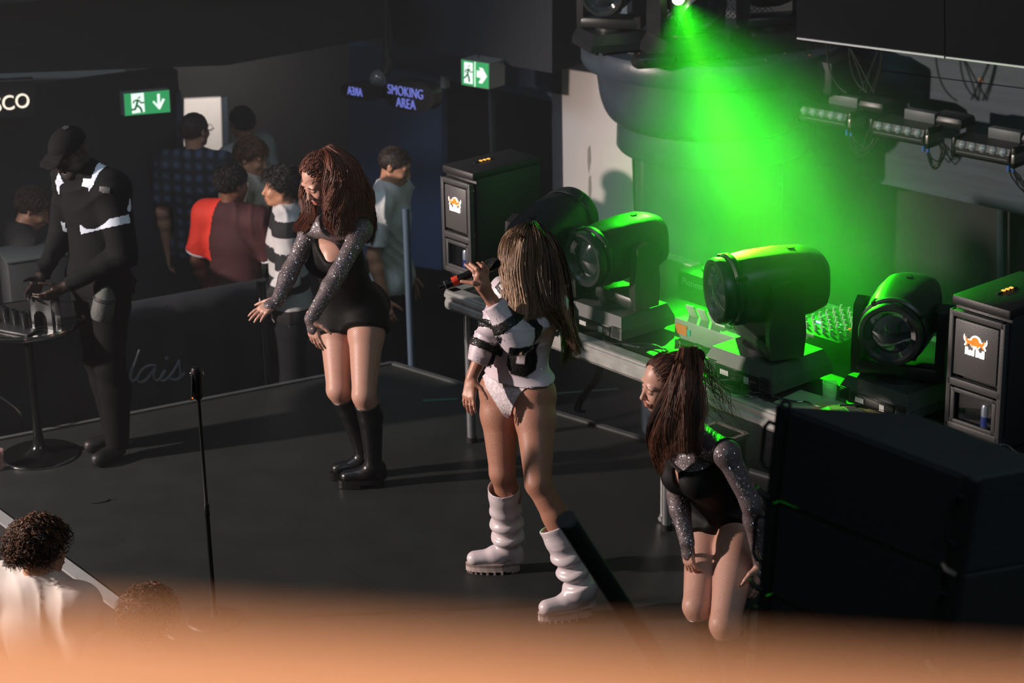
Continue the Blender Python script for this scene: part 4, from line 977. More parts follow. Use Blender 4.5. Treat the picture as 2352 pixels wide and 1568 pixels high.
g = garment(D, ['torso', 'uaL', 'uaR', 'faL', 'faR'], {'*': .012, 'uaL': .024, 'faL': .020, 'uaR': .018, 'faR': .018, 'torso': .018}, .045,
            {'faL': [cut(J['elL'], J['wrL'], .93)], 'faR': [cut(J['elR'], J['wrR'], .62)]}, disp=wrinkle(.0052, 22, 2.0))
g.cuts = [(cf, unit(V3(.05, .1, -1)))]
g.cone(J['neck'], J['neck']+J['hu']*.035, .062, .058, k=.02)
vj, fj = g.mesh(.0052)
jo = np_mesh('jacket', vj, fj, jk, SG); bj = bvh_of(vj, fj)
for (arm, p, q_, t0, t1, r) in (('L', 'el', 'sh', .20, .35, .12), ('L', 'el', 'wr', .34, .54, .11), ('R', 'el', 'sh', .14, .30, .085), ('R', 'el', 'wr', .12, .28, .085)):
    band_from_mesh('sleeve_band', vj, fj, J[p+arm], J[q_+arm], t0, t1, r, seqb, SG)
edge = mat('rhinestone_piping', '#b9b3b8', .25, metal=.5)
def patch(pix, hole=None, nm='number_patch'):
    c = np.mean(pix, 0); big = [((x-c[0])*1.07+c[0], (y-c[1])*1.07+c[1]) for x, y in pix]
    drape(nm+'_border', big, bj, edge, SG, th=.003, step=2.5); drape(nm, pix, bj, seqb, SG, th=.006, step=2.5)
    if hole:
        c = np.mean(hole, 0); drape(nm+'_border', [((x-c[0])*1.25+c[0], (y-c[1])*1.25+c[1]) for x, y in hole], bj, edge, SG, th=.0075, step=2); drape('number_counter', hole, bj, jk, SG, th=.009, step=2)
patch([(1172, 797), (1192, 799), (1214, 795), (1238, 786), (1230, 802), (1234, 822), (1229, 848), (1206, 865), (1174, 857), (1166, 838), (1168, 815)], [(1190, 815), (1206, 816), (1205, 833), (1188, 832)])
patch([(1143, 770), (1150, 775), (1148, 795), (1137, 815), (1128, 843), (1121, 838), (1133, 806), (1141, 786)])
patch([(1138, 660), (1156, 640), (1176, 650), (1166, 676), (1148, 676)], [(1150, 656), (1160, 650), (1167, 656), (1160, 668)], 'letter_patch')
patch([(1166, 704), (1186, 672), (1196, 690), (1190, 716), (1176, 722)], [(1178, 702), (1188, 692), (1190, 703), (1182, 713)], 'letter_patch')
drape('shoulder_tab', [(1258, 650), (1272, 652), (1272, 668), (1258, 667)], bj, mat('tab_black', '#101010', .3), SG, th=.006)
rr = random.Random(3)
studs_on('rhinestone_studs', bj, [(rr.uniform(1075, 1300), rr.uniform(665, 860)) for _ in range(230)], gemm, SG, .0026)
lace = mat('white_lace', '#d8cdd2', .7, noise=.22, scale=70, bump=.35, bscale=110)
drape('lace_briefs', [(1108, 858), (1118, 890), (1140, 925), (1158, 956), (1166, 960), (1175, 948), (1182, 925), (1196, 902), (1216, 886), (1245, 874), (1282, 862), (1283, 850), (1105, 845)], bv, lace, SG, th=.006, step=2.5)
drape('briefs_panel', [(1134, 864), (1160, 866), (1178, 868), (1157, 892), (1150, 888)], bv, mat('briefs_satin', '#b8adb2', .5), SG, th=.008)
MBr = MB().lathe([(.0095, -.002), (.0115, 0), (.0095, .002)], 16); MBr.M = Matrix.Identity(4)
rg = MB(); rg.M = Matrix.Translation(Vector(W(1092, 631, 8.555))-Vector(SG.location)) @ Matrix.Rotation(.9, 4, 'X'); rg.lathe([(.0098, -.002), (.0118, 0), (.0098, .002)], 16); rg.build('ring', mat('steel_bright', '#c9c9c9'), SG)
# slouch boots
bw = mat('white_boot_leather', '#cfc2c6', .32, bump=.03, bscale=90, spec=.6); solem = mat('boot_sole_white', '#bcaaa4', .55, noise=.08)
def boot(q, t0, seed):
    kn, an, to = J['kn'+q], J['an'+q], J['to'+q]; ax = unit(an-kn); top = kn+(an-kn)*t0; fd = to-an; fd[2] = 0; fd = unit(fd); sd = np.cross(fd, V3(0, 0, 1))
    s = Sdf(.012)
    def folds(t, X, Y, Z):
        a = (X*sd[0]+Y*sd[1])*26; amp = .002+.017*np.clip((t-.28)/.35, 0, 1)
        w = np.sin(t*27+seed+1.1*np.sin(a+seed)+.5*a*.4); return (amp*(np.abs(w)**.7*np.sign(w))*.62+.006*np.clip(t, 0, 1)).astype(np.float32)
    s.cone(top, an+V3(0, 0, .01), .074, .060, cuts=[(top, -ax)], disp=folds, k=.006)
    s.cone(an+V3(0, 0, -.03), an+fd*.06+V3(0, 0, -.045), .048, .044, k=.02)
    s.cone(an+fd*.05+V3(0, 0, -.055), an+fd*.155+V3(0, 0, -.062), .044, .040, (V3(0, 0, 1), .85), k=.02)
    s.cone(an-fd*.03+V3(0, 0, -.04), an-fd*.035+V3(0, 0, -.075), .040, .036, k=.015)
    s.cuts = [(an+V3(0, 0, -.088), V3(0, 0, -1))]
    # hollow mouth
    s.cone(top-ax*.02, top+ax*.03, .068, .066, neg=True, k=.003)
    vv, ff = s.mesh(.0042); o = np_mesh('boot', vv, ff, bw, SG)
    z0 = an[2]-.13
    out = []
    for k in range(28):
        a = 2*math.pi*k/28; L = .062+.105*1.0; x = math.cos(a)*(.165 if math.cos(a) > 0 else .085); w = .049 if math.cos(a) > -.2 else .042
        out.append(an+fd*(.035+x)+sd*(math.sin(a)*w)*1.0)
    mb = MB(); base = Vector(SG.location)
    front = [p for p in out if (p-an)@fd > .012]; back = [p for p in out if (p-an)@fd <= .022]
    front = sorted(front, key=lambda p: math.atan2((p-an-fd*.08)@sd, (p-an-fd*.08)@fd)); back = sorted(back, key=lambda p: math.atan2((p-an+fd*.02)@sd, (p-an+fd*.02)@fd))
    cv = lambda p, z: Vector((p[0], p[1], z))-base
    mb.prism([cv(p, z0+.012) for p in front], (0, 0, .038)); mb.prism([cv(p, z0+.006) for p in back], (0, 0, .05))
    allp = sorted(out, key=lambda p: math.atan2((p-an-fd*.035)@sd, (p-an-fd*.035)@fd)); mb.prism([cv(p, z0+.034) for p in allp], (0, 0, .014))
    for p in out:
        if abs((p-an)@fd+.0) > .03 or (p-an)@fd < -.01:
            c = cv(p-(p-an-fd*.035)*.06, z0+.008); mb.box(tuple(c), (.011, .011, .016))
    mb.build('boot_sole', solem, o, smooth=False)
    for (tt, rr_) in ((.06, .003),):
        s2 = Sdf(.01); s2.cone(top+ax*.004, top+ax*.010, .0685, .0685, cuts=[(top, -ax), (top+ax*.014, ax)]); s2.cone(top-ax*.02, top+ax*.03, .060, .060, neg=True, k=.002); vv, ff = s2.mesh(.0035); np_mesh('boot_hem', vv, ff, bw, o) if False else None
    return o
boot('R', .20, .4); boot('L', .40, 2.1)
hs = hair_mat('hair_ash_blonde', '#2e1e18', '#ad8a6c', '#231713')
g1 = [[(1202, 521, 8.95), (1166, 540, 8.87), (1149, 580, 8.85), (1152, 625, 8.84), (1160, 655, 8.84), (1156, 690, 8.82), (1176, 705, 8.80)],
      [(1206, 520, 8.95), (1178, 545, 8.85), (1164, 600, 8.82), (1170, 645, 8.81), (1186, 680, 8.78), (1180, 720, 8.74), (1192, 745, 8.70)],
      [(1210, 519, 8.95), (1192, 545, 8.84), (1184, 610, 8.81), (1192, 665, 8.79), (1200, 710, 8.74), (1192, 760, 8.68), (1194, 820, 8.60)],
      [(1216, 519, 8.95), (1208, 550, 8.83), (1206, 620, 8.80), (1216, 680, 8.78), (1218, 715, 8.74), (1205, 742, 8.70)],
      [(1222, 519, 8.96), (1232, 550, 8.85), (1236, 620, 8.82), (1246, 680, 8.77), (1252, 715, 8.75), (1285, 715, 8.78)],
      [(1228, 520, 8.97), (1254, 556, 8.88), (1264, 620, 8.86), (1272, 680, 8.77), (1292, 735, 8.78), (1305, 780, 8.82)],
      [(1232, 522, 8.99), (1270, 560, 8.94), (1288, 630, 8.92), (1302, 700, 8.90), (1314, 760, 8.92), (1340, 812, 8.95)],
      [(1228, 520, 9.02), (1264, 556, 9.06), (1286, 640, 9.08), (1298, 720, 9.05), (1300, 780, 9.03), (1290, 840, 9.0)]]
g1 = [[(x, y, Y-(.0 if (y < 640 or k > 5) else (.03 if y < 690 else .06))) for x, y, Y in q] for k, q in enumerate(g1)]
guide_hair('hair', [[W(*p) for p in q] for q in g1], 3800, .0135, .0016, hs, SG, 5, wave=.007, freq=1.3, M=15, clump=.9, sides=3)
r_, f_, u_ = basis(J['hf'], J['hu']); s = Sdf(.01); s.ell(J['head']+u_*.03-f_*.008, [r_, f_, u_], (.085, .104, .093)); s.cuts = [(J['head']-u_*.05, -u_)]
vv, ff = s.mesh(.007); np_mesh('hair_base', vv, ff, hs, SG, attrs={'shade': np.full(len(vv), .25), 'along': np.full(len(vv), .0)})
# microphone in her hand: a thing of its own
ma, mb_ = Vector(W(1022, 655, 8.64)), Vector(W(1152, 598, 8.66)); dm = (mb_-ma).normalized(); Lm = (mb_-ma).length
MIC = thing('microphone', tuple(ma), 'black handheld microphone with a red ring held by the blonde singer', 'microphone', rot=dm.to_track_quat('Z', 'Y').to_euler())
MB().lathe([(0, 0), (.017, 0), (.0185, .004), (.0185, .03), (.0175, .032), (.018, Lm*.55), (.0235, Lm*.70), (.0235, Lm*.74)], 28).build('handle', mat('mic_black', '#121213', .35), MIC)
MB().lathe([(.0192, .034), (.0195, .036), (.0195, .060), (.0192, .062)], 24).build('ring', mat('mic_red', '#d8432a', .45), MIC)
MB().lathe([(.0245, Lm*.74), (.027, Lm*.77), (.028, Lm*.83), (.026, Lm*.90), (.018, Lm*.96), (0, Lm*.98)], 28).build('grille', mat('mic_grille', '#1c1d1e', .4, metal=.6, bump=.8, bscale=500), MIC)
MB().lathe([(0, -.028), (.008, -.027), (.009, -.002), (0, -.0)], 12).build('antenna', mat('mic_black', '#121213'), MIC)
MB().lathe([(.0188, .0), (.0192, .002), (.0188, .004)], 24).build('end_rim', mat('steel_bright', '#c9c9c9'), MIC)
# ------------------------------------------------------------------ DANCER, auburn hair
def dancer(J, label, sk, cuts, neckc, neckr, hairfn, boot_t, mouth, hk, hemt, face=True, leotneck=None, fish='#8d5a45'):
    D = body_prims(J, False, 1.0); R = person(J, label)
    b, v, f = build_body(J, D, [sk, lipm, browm], R, .0048, False, paint=face_paint(J), net=True, mouth=mouth, handkw=hk)
    sq = sequin('sequin_mesh', '#5a4e4e', '#b8acb8', 210, .42, rough=.14, jit=1.0); bl = mat('black_leotard', '#0c0d0d', .65, bump=.05, bscale=200, spec=.2)
    g = garment(D, ['torso', 'uaL', 'uaR', 'faL', 'faR'], {'*': .006, 'torso': .005}, .025, {'torso': [(J['waist'], -unit(J['neck']-J['pel']))]})
    for q in 'LR': g.cone(J['wr'+q], J['wr'+q]+J['hd'+q]*.045, .031, .033, (unit(J['hn'+q]), .75), k=.01)
    g.ell(neckc, (J['sd'], J['fw'], J['uv']), neckr, k=.004, neg=True)
    vv, ff = g.mesh(.0054); m1 = np_mesh('mesh_top', vv, ff, sq, R); bt = bvh_of(vv, ff)
    km = (J['knL']+J['knR'])/2; hm_ = (J['hipL']+J['hipR'])/2; td = unit(km-hm_); hc_ = (hm_+td*.092, td)
    g = garment(D, ['torso', 'thL', 'thR'], {'*': .014, 'torso': .010}, .03, {'thL': [hc_], 'thR': [hc_]}, disp=wrinkle(.0015, 20, 1))
    g.p = [p if not (p[0] == 'c' and np.linalg.norm((p[1]+p[2])/2-hm_) < .12) else p[:7]+(list(p[7])+[hc_],)+p[8:] for p in g.p]
    for q in 'LR': g.cone(J['waist']*.3+J['hip'+q]*.7, J['hip'+q]+(J['kn'+q]-J['hip'+q])*(hemt[0]), .100, .106, k=.05, cuts=[hc_])
    g.cone(J['pel'], J['chest'], .135, .118, (J['fw'], .78), k=.04)
    up = unit(J['neck']-J['pel']); g.cuts = [(leotneck, up*1.0)]
    g.ell(neckc, (J['sd'], J['fw'], J['uv']), np.array(neckr)*V3(1.05, 1, 1.0), k=.004, neg=True)
    vv, ff = g.mesh(.006); np_mesh('leotard', vv, ff, bl, R)
    # black armhole trims
    for q in 'LR':
        sh, el = J['sh'+q], J['el'+q]; ax = unit(el-sh); o = J['sh'+q]-J['neck']; o = unit(o); c = sh-o*.01
        ring = []
        a1 = unit(np.cross(o, V3(.1, .2, 1))); a2 = np.cross(o, a1)
        mbb = MB(); pts = [Vector(c+(a1*math.cos(t)+a2*math.sin(t))*.056-np.array(R.location)) for t in np.linspace(0, 2*math.pi, 25)]; mbb.tube(pts, .006, 6, caps=False); mbb.build('armhole_trim', bl, R)
    bm_ = mat('black_boot_leather', '#131314', .3, bump=.15, bscale=60, spec=.6)
    for q in 'LR':
        kn, an, to = J['kn'+q], J['an'+q], J['to'+q]; ax = unit(an-kn); top = kn+(an-kn)*boot_t; s = Sdf(.015)
        add_list(s, D['sh'+q], .006); s.p = [p[:7]+([(top, -ax)],)+p[8:] for p in s.p]
        fd = to-an; fd[2] = 0; fd = unit(fd)
        s.cone(an+V3(0, 0, -.02), an+fd*.04+V3(0, 0, -.05), .042, .040, k=.02); s.cone(an+fd*.04+V3(0, 0, -.055), an+fd*.135+V3(0, 0, -.065), .040, .037, (V3(0, 0, 1), .8), k=.02)
        s.cone(an-fd*.03+V3(0, 0, -.03), an-fd*.035+V3(0, 0, -.07), .034, .032, k=.02); s.cuts = [(an-V3(0, 0, .09), V3(0, 0, -1))]
        vv, ff = s.mesh(.006); bo = np_mesh('boot', vv, ff, bm_, R)
        sd = np.cross(fd, V3(0, 0, 1)); mbs = MB(); base = np.array(R.location)
        O = [an+fd*(.035+math.cos(a)*(.15 if math.cos(a) > 0 else .085))+sd*math.sin(a)*.043 for a in np.linspace(0, 2*math.pi, 25)[:-1]]
        mbs.prism([Vector((p[0]-base[0], p[1]-base[1], an[2]-.105-base[2])) for p in O], (0, 0, .02)); 
        mbs.prism([Vector((p[0]-base[0], p[1]-base[1], an[2]-.13-base[2])) for p in O if (p-an)@fd < .0], (0, 0, .03)); mbs.prism([Vector((p[0]-base[0], p[1]-base[1], an[2]-.125-base[2])) for p in O if (p-an)@fd > .07], (0, 0, .022)); mbs.build('boot_sole', bm_, bo, smooth=False)
        bb = bvh_of(vv, ff); rq = random.Random(5); P = [np.array(an)+unit(kn-an)*rq.uniform(-.03, .16) for _ in range(1)]
        # studs along the ankle
        cx, cy = proj(an); studs_on('boot_studs', bb, [(cx+rq.uniform(-28, 22), cy+rq.uniform(-60, 35)) for _ in range(26)], gemm, bo, .003)
    rq = random.Random(8); pts = []
    for q in 'LR':
        a, e, w = proj(J['sh'+q]), proj(J['el'+q]), proj(J['wr'+q])
        for _ in range(70):
            t = rq.random(); p = (np.array(a)+(np.array(e)-a)*t*2) if t < .5 else (np.array(e)+(np.array(w)-e)*(t*2-1)); pts.append((p[0]+rq.uniform(-12, 12), p[1]+rq.uniform(-8, 8)))
    studs_on('sleeve_crystals', bt, pts, gemm, R, .0032)
    hairfn(R, J); return R, D, v, f
def proj(p):
    v = np.array(p, float)-CAMP; z = v@_f; return (1176+FPX*(v@CR)/z, 784-FPX*(v@CU)/z)
J = dict(pel=W(808, 690, 10.32), waist=W(788, 636, 10.2), chest=W(772, 582, 10.05), neck=W(772, 500, 9.98), head=W(738, 410, 9.90),
         shL=W(830, 528, 9.84), shR=W(712, 530, 10.06), elL=W(776, 628, 9.72), wrL=W(714, 732, 9.62), elR=W(668, 620, 9.98), wrR=W(637, 690, 9.86),
         hipL=W(843, 722, 10.26), hipR=W(774, 716, 10.38), knL=W(836, 908, 10.02), knR=W(777, 895, 10.14), anL=G(858, 1062, .13), anR=G(836, 1040, .13), toL=G(806, 1098, .05), toR=G(796, 1078, .05))
J['hf'] = unit((-.66, -.50, -.50)); J['hu'] = unit((-.42, -.35, .80)); J['sd'] = unit(J['shR']-J['shL']); J['uv'] = unit(J['neck']-J['pel']); J['fw'] = unit(np.cross(J['uv'], J['sd']))
J['hdR'] = unit(W(590, 722, 9.80)-W(637, 690, 9.86)); J['hnR'] = unit((.1, -.35, .9)); J['htR'] = 1
J['hdL'] = unit(W(728, 800, 9.60)-W(714, 735, 9.62)); J['hnL'] = unit((-.6, -.75, .15)); J['htL'] = -1
dh = hair_mat('hair_auburn', '#24110b', '#824a33'); 
def hair1(R, J):
    g = [[(722, 356, 10.0), (706, 392, 10.04), (702, 440, 10.02), (700, 480, 9.98), (692, 505, 9.94), (680, 524, 9.90)],
         [(730, 352, 10.0), (716, 400, 10.05), (716, 450, 10.03), (716, 490, 9.95), (712, 515, 9.90), (700, 530, 9.86)],
         [(742, 350, 9.92), (762, 378, 9.81), (764, 420, 9.79), (756, 460, 9.76), (752, 495, 9.74), (762, 528, 9.74)],
         [(747, 346, 9.92), (780, 385, 9.81), (784, 440, 9.79), (776, 490, 9.76), (784, 520, 9.74), (780, 548, 9.73)],
         [(754, 344, 9.94), (800, 385, 9.85), (812, 440, 9.84), (805, 490, 9.83), (812, 525, 9.80)],
         [(760, 343, 9.97), (816, 388, 9.92), (834, 440, 9.93), (842, 490, 9.95), (848, 530, 9.96)],
         [(764, 343, 9.99), (822, 388, 9.99), (845, 440, 10.02), (858, 495, 10.05), (864, 535, 10.05)],
         [(758, 342, 10.0), (812, 374, 10.05), (840, 440, 10.1), (848, 510, 10.12), (846, 560, 10.12)]]
    guide_hair('hair', [[W(*p) for p in q] for q in g[:2]], 800, .012, .0015, dh, R, 7, wave=.012, freq=2.2, M=15, clump=.9, sides=3)
    guide_hair('hair', [[W(*p) for p in q] for q in g[2:]], 3200, .0145, .0015, dh, R, 8, wave=.013, freq=2.2, M=16, clump=.9, sides=3)
    r, f, u = basis(J['hf'], J['hu']); s = Sdf(.012); s.ell(J['head']+u*.034-f*.016, [r, f, u], (.082, .098, .090)); s.cuts = [(J['head']+f*.030+u*.055, unit(f*.9-u*.35)), (J['head']-u*.02, -u*.8+f*.6)]
    vv, ff = s.mesh(.007); np_mesh('hair_base', vv, ff, dh, R, attrs={'shade': np.full(len(vv), .3), 'along': np.full(len(vv), .5)})
    # braided front: rows of short crossing locks over the crown
    scalp_hair('braid_locks', J, dh, R, 1500, .05, .0024, 11, lift=.009, curl=.003, vol=.004, M=9, shell=False, region=lambda q: (q[:, 2] > .22)&(q[:, 1] < .68), dirf=lambda q, rr: np.stack([rr.choice([-.8, .8], len(q)), -1.3+0*q[:, 1], 0*q[:, 2]], 1))
sk2 = skin('skin_dancer', '#bf9280', '#8a543e')
DA, DD, v, f = dancer(J, 'auburn haired woman in black dress with glittering sheer sleeves, leaning forward, arms stretched down', sk2, None, J['chest']+J['fw']*.11+J['uv']*.115, (.075, .085, .045), hair1, .12, .006, {'L': dict(curl=(.15, .2, .2), spread=.07), 'R': dict(curl=(.12, .18, .15), spread=.10)}, (.24, .20), leotneck=J['chest']+J['uv']*.13)
# ------------------------------------------------------------------ DANCER, dark ponytail
J = dict(pel=W(1668, 1160, 8.16), waist=W(1637, 1118, 8.06), chest=W(1605, 1075, 7.97), neck=W(1590, 985, 7.98), head=W(1529, 878, 7.99),
         shL=W(1668, 1040, 7.76), shR=W(1545, 1010, 8.08), elL=W(1726, 1155, 7.72), wrL=W(1748, 1290, 7.78), elR=W(1556, 1140, 8.02), wrR=W(1578, 1245, 7.90),
         hipL=W(1704, 1200, 8.06), hipR=W(1630, 1184, 8.20), knL=W(1664, 1434, 7.66), knR=W(1602, 1392, 7.80), anL=G(1690, 1590, .13), anR=G(1640, 1560, .13), toL=G(1625, 1630, .05), toR=G(1590, 1600, .05))
J['hf'] = unit((-.90, -.28, -.18)); J['hu'] = unit((-.16, -.22, 1.0)); J['sd'] = unit(J['shR']-J['shL']); J['uv'] = unit(J['neck']-J['pel']); J['fw'] = unit(np.cross(J['uv'], J['sd']))
J['hdR'] = unit(V3(.1, -.2, -1)); J['hnR'] = unit((-.8, -.5, 0)); J['hdL'] = unit(V3(0, -.2, -1)); J['hnL'] = unit((.6, -.75, 0))
dh2 = hair_mat('hair_dark_brown', '#2a1710', '#7d5340')
def hair2(R, J):
    g = [[(1566, 806, 8.0), (1556, 845, 7.88), (1540, 895, 7.84), (1512, 945, 7.83), (1492, 1000, 7.84), (1500, 1050, 7.86), (1518, 1092, 7.88)],
         [(1570, 805, 7.98), (1560, 850, 7.87), (1545, 900, 7.83), (1522, 955, 7.81), (1508, 1000, 7.82), (1522, 1060, 7.82)],
         [(1566, 804, 7.97), (1556, 850, 7.86), (1545, 905, 7.82), (1535, 960, 7.80), (1540, 1010, 7.78), (1545, 1050, 7.78)],
         [(1580, 804, 7.98), (1576, 855, 7.85), (1570, 920, 7.80), (1566, 980, 7.78), (1575, 1035, 7.76)],
         [(1592, 806, 8.0), (1598, 860, 7.89), (1598, 930, 7.83), (1596, 1000, 7.79), (1604, 1045, 7.77)],
         [(1602, 808, 8.02), (1616, 860, 7.97), (1618, 930, 7.92), (1616, 990, 7.86), (1612, 1040, 7.80)]]
    guide_hair('hair', [[W(*p) for p in q] for q in g], 3600, .0115, .0016, dh2, R, 17, wave=.008, freq=1.6, M=15, clump=.9, sides=3)
    r, f, u = basis(J['hf'], J['hu']); s = Sdf(.012); s.ell(J['head']+u*.034-f*.018, [r, f, u], (.082, .096, .090)); s.cone(J['head']+u*.075-f*.075, W(1600, 818, 8.02), .045, .035, k=.03)
    s.cuts = [(J['head']+f*.026+u*.055, unit(f*.9-u*.35)), (J['head']-u*.02, -u*.8+f*.6)]
    vv, ff = s.mesh(.007); np_mesh('hair_base', vv, ff, dh2, R, attrs={'shade': np.full(len(vv), .3), 'along': np.full(len(vv), .5)})
    scalp_hair('hair_swept_back', J, dh2, R, 1500, .10, .0016, 21, lift=.005, vol=.004, shell=False, M=9, region=lambda q: (q[:, 2] > .30)&(q[:, 1] < .66), dirf=lambda q, rr: np.stack([0*q[:, 0], -1+0*q[:, 1], .25+0*q[:, 2]], 1)*2)
    # loose flyaways lit by the beam
    g = [[(1590, 800, 7.99), (1560, 795, 7.98), (1530, 806, 7.97)], [(1600, 806, 8.0), (1640, 850, 8.0), (1650, 930, 8.02)], [(1605, 900, 8.0), (1650, 940, 8.0), (1700, 985, 8.0)], [(1610, 930, 8.0), (1660, 965, 8.0), (1712, 1010, 8.0)]]
    guide_hair('hair_flyaways', [[W(*p) for p in q] for q in g], 90, .020, .0011, dh2, R, 3, wave=.01, freq=1.2, M=14, clump=.8)
DB, DD, v, f = dancer(J, 'dark haired woman in sparkling sleeves crouching beside the speaker stack, hair across her cheek', sk2, None, J['chest']+J['fw']*.11+J['uv']*.03, (.030, .07, .05), hair2, .10, 0.0, {}, (.22, .12), leotneck=J['chest']+J['uv']*.085)
# ------------------------------------------------------------------ guard, audience
def shirt_sleeve_cuts(J, t): return {'uaL': [cut(J['shL'], J['elL'], t)], 'uaR': [cut(J['shR'], J['elR'], t)]}
def dress(J, D, R, top, topm, infl=.018, sleeves='short', seed=0, hem=.08, tuck=None, paint=None, amp=.005, legm=None, legs=True, collar=None, res=.0105, name=None):
    if sleeves == 'short': g = garment(D, ['torso', 'uaL', 'uaR'], {'*': infl, 'uaL': infl+.014, 'uaR': infl+.014}, .04, shirt_sleeve_cuts(J, .80), disp=wrinkle(amp, 16, seed))
    else: g = garment(D, ['torso', 'uaL', 'uaR', 'faL', 'faR'], {'*': infl, 'uaL': infl+.006, 'uaR': infl+.006, 'faL': .012, 'faR': .012}, .04, {'faL': [cut(J['elL'], J['wrL'], .95)], 'faR': [cut(J['elR'], J['wrR'], .95)]}, disp=wrinkle(amp, 16, seed))
    up = unit(J['neck']-J['pel']); g.cuts = [(J['pel']-up*hem, -up)]
    g.cone(J['pel']-up*(hem+.05), J['pel'], .155, .150, (J['fh'], .72), .05)
    v, f = g.mesh(res); mi = paint(v[f].mean(1)) if paint else None
    o = np_mesh(name or top, v, f, topm, R, mi=mi)
    if collar is not None:
        s = Sdf(.01); c = J['neck']+J['hu']*.012+0*up; a = up
        pts = []; r_ = unit(J['shR']-J['shL']); q = np.cross(a, r_)
        mb = MB(); base = np.array(R.location); mb.tube([Vector(c+(r_*math.cos(t)+q*math.sin(t))*.066+a*(-.012*math.sin(t))-base) for t in np.linspace(0, 2*math.pi, 21)], .011, 7, caps=False); mb.build('collar', collar, R)
    if legs:
        s = garment(D, ['thL', 'thR', 'shL', 'shR'], {'*': .012, 'shL': .022, 'shR': .022}, .03)
        s.cone(J['hipL'], J['hipR'], .112, .112); s.cuts = [(J['pel']+up*.03, up), (V3(0, 0, J['floor']+.035), V3(0, 0, -1))]
        v2, f2 = s.mesh(.017); np_mesh('trousers', v2, f2, legm or cloth('trousers_dark', '#191b1e'), R)
        for k in 'LR':
            s = Sdf(.02); an, to = J['an'+k], J['to'+k]; s.cone(an+V3(0, 0, -.04), to+V3(0, 0, .005), .046, .040); s.cuts = [(V3(0, 0, J['floor']+.002), V3(0, 0, -1))]; v2, f2 = s.mesh(.017); np_mesh('shoe', v2, f2, mat('shoe_dark', '#101011', .5), R)
    return o, v, f
def man(J, label, skn, group='people in the crowd behind the barrier', res=.0082, S=1.0, mouth=0.0, kw={}, female=False):
    D = body_prims(J, not female, S); R = person(J, label, group)
    b, v, f = build_body(J, D, [skn, skn if 'guard' in skn.name or 'deep' in skn.name else lipm, browm], R, res, not female, S=S, paint=face_paint(J, S), mouth=mouth, handkw=kw)
    return D, R, v, f
skp = skin('skin_pale', '#b88468'); skb = skin('skin_brown', '#7a503c'); skd = skin('skin_deep', '#4a3026')
FL = lambda px, py, Y: W(px, py, Y)
def at_head(px, py, Y, face, S=1.0, **kw):
    h = W(px, py, Y); J = stand((0, 0), face, S, h[2]-1.625*S if False else -.8, **kw)
    sh = V3(h[0]-J['head'][0], h[1]-J['head'][1], 0); dz = h[2]-J['head'][2]
    for k, q in list(J.items()):
        if k in ('hf', 'hu', 'floor'): continue
        J[k] = q+sh
        z0 = q[2]+.8; J[k][2] = -.8+z0*(1+dz/(1.625*S)) if z0 > .15 else q[2]
    return J
A = math.radians
# guard
J = at_head(176, 350, 10.52, A(205), 1.0, hf=(0, 1, -.75), hu=(0, .6, 1), elL=(-.27, .03, 1.13), elR=(.27, .03, 1.13), wrL=(-.12, .30, 1.05), wrR=(.12, .30, 1.05))
hh = W(176, 350, 10.52)
J2 = stand((hh[0]+.04, hh[1]+.1), A(222), 1.04, 0.0, knL=(-.075, .03, .5), knR=(.085, .0, .5), anL=(-.06, .02, .09), anR=(.07, -.05, .09), toL=(-.08, .15, .035), toR=(.10, .08, .035), hf=(0, 1, -.62), hu=(0, .5, 1), head=(0, .10, 1.60), neck=(0, .03, 1.47), elL=(-.27, .02, 1.13), elR=(.27, .02, 1.13), wrL=(-.10, .26, .98), wrR=(.16, .24, .96))
J = J2; D, R, v, f = man(J, 'security guard in cap and dark jacket with pale reflective strips beside the round table', skin('skin_guard', '#2c1e18'), None, res=.007)
gj = cloth('guard_jacket', '#0e0f11'); o, vj, fj = dress(J, D, R, 'jacket', gj, .03, 'long', 3, .10, amp=.006, collar=mat('guard_collar', '#1b1d20', .7), legm=cloth('guard_trousers', '#0c0d0e'))
bj = bvh_of(vj, fj); refl = mat('reflective_tape', '#b9c4d2', .35, emit=.06)  # slight emission stands in for light thrown back by the tape
for P in ([(238, 360), (262, 366), (244, 382), (228, 398), (218, 418), (206, 430), (212, 404), (222, 380)], [(192, 410), (220, 412), (216, 425), (205, 440), (203, 430), (189, 428)], [(128, 415), (136, 396), (148, 420), (140, 424), (138, 445), (134, 445)],
          [(184, 514), (200, 526), (222, 524), (242, 512), (252, 502), (296, 492), (298, 512), (262, 520), (226, 528), (186, 538)], [(140, 508), (153, 512), (157, 533), (145, 531)], [(292, 480), (298, 455), (300, 478), (296, 492)]):
    drape('reflective_strip', P, bj, refl, R, th=.004, step=3)
drape('chest_badge', [(230, 428), (253, 430), (252, 444), (229, 442)], bj, mat('badge_dim', '#2f3234', .6), R, th=.005)
r, f_, u = basis(J['hf'], J['hu']); s = Sdf(.012); s.ell(J['head']+u*.045-f_*.012, [r, f_, u], (.086, .106, .085)); s.cone(J['head']+f_*.085+u*.045-r*.045, J['head']+f_*.085+u*.045+r*.045, .03, .03, (u, .3)); s.cone(J['head']+f_*.11+u*.036-r*.03, J['head']+f_*.11+u*.036+r*.03, .05, .05, (u, .18)); s.cuts = [(J['head']+u*.028, -u)]
v2, f2 = s.mesh(.005); cap_ = np_mesh('cap', v2, f2, cloth('cap_black', '#0c0d0e'), R); drape('cap_badge', [(143, 283), (152, 278), (159, 285), (158, 295), (150, 300), (143, 294)], bvh_of(v2, f2), mat('badge_dim', '#2f3234'), R, th=.004)
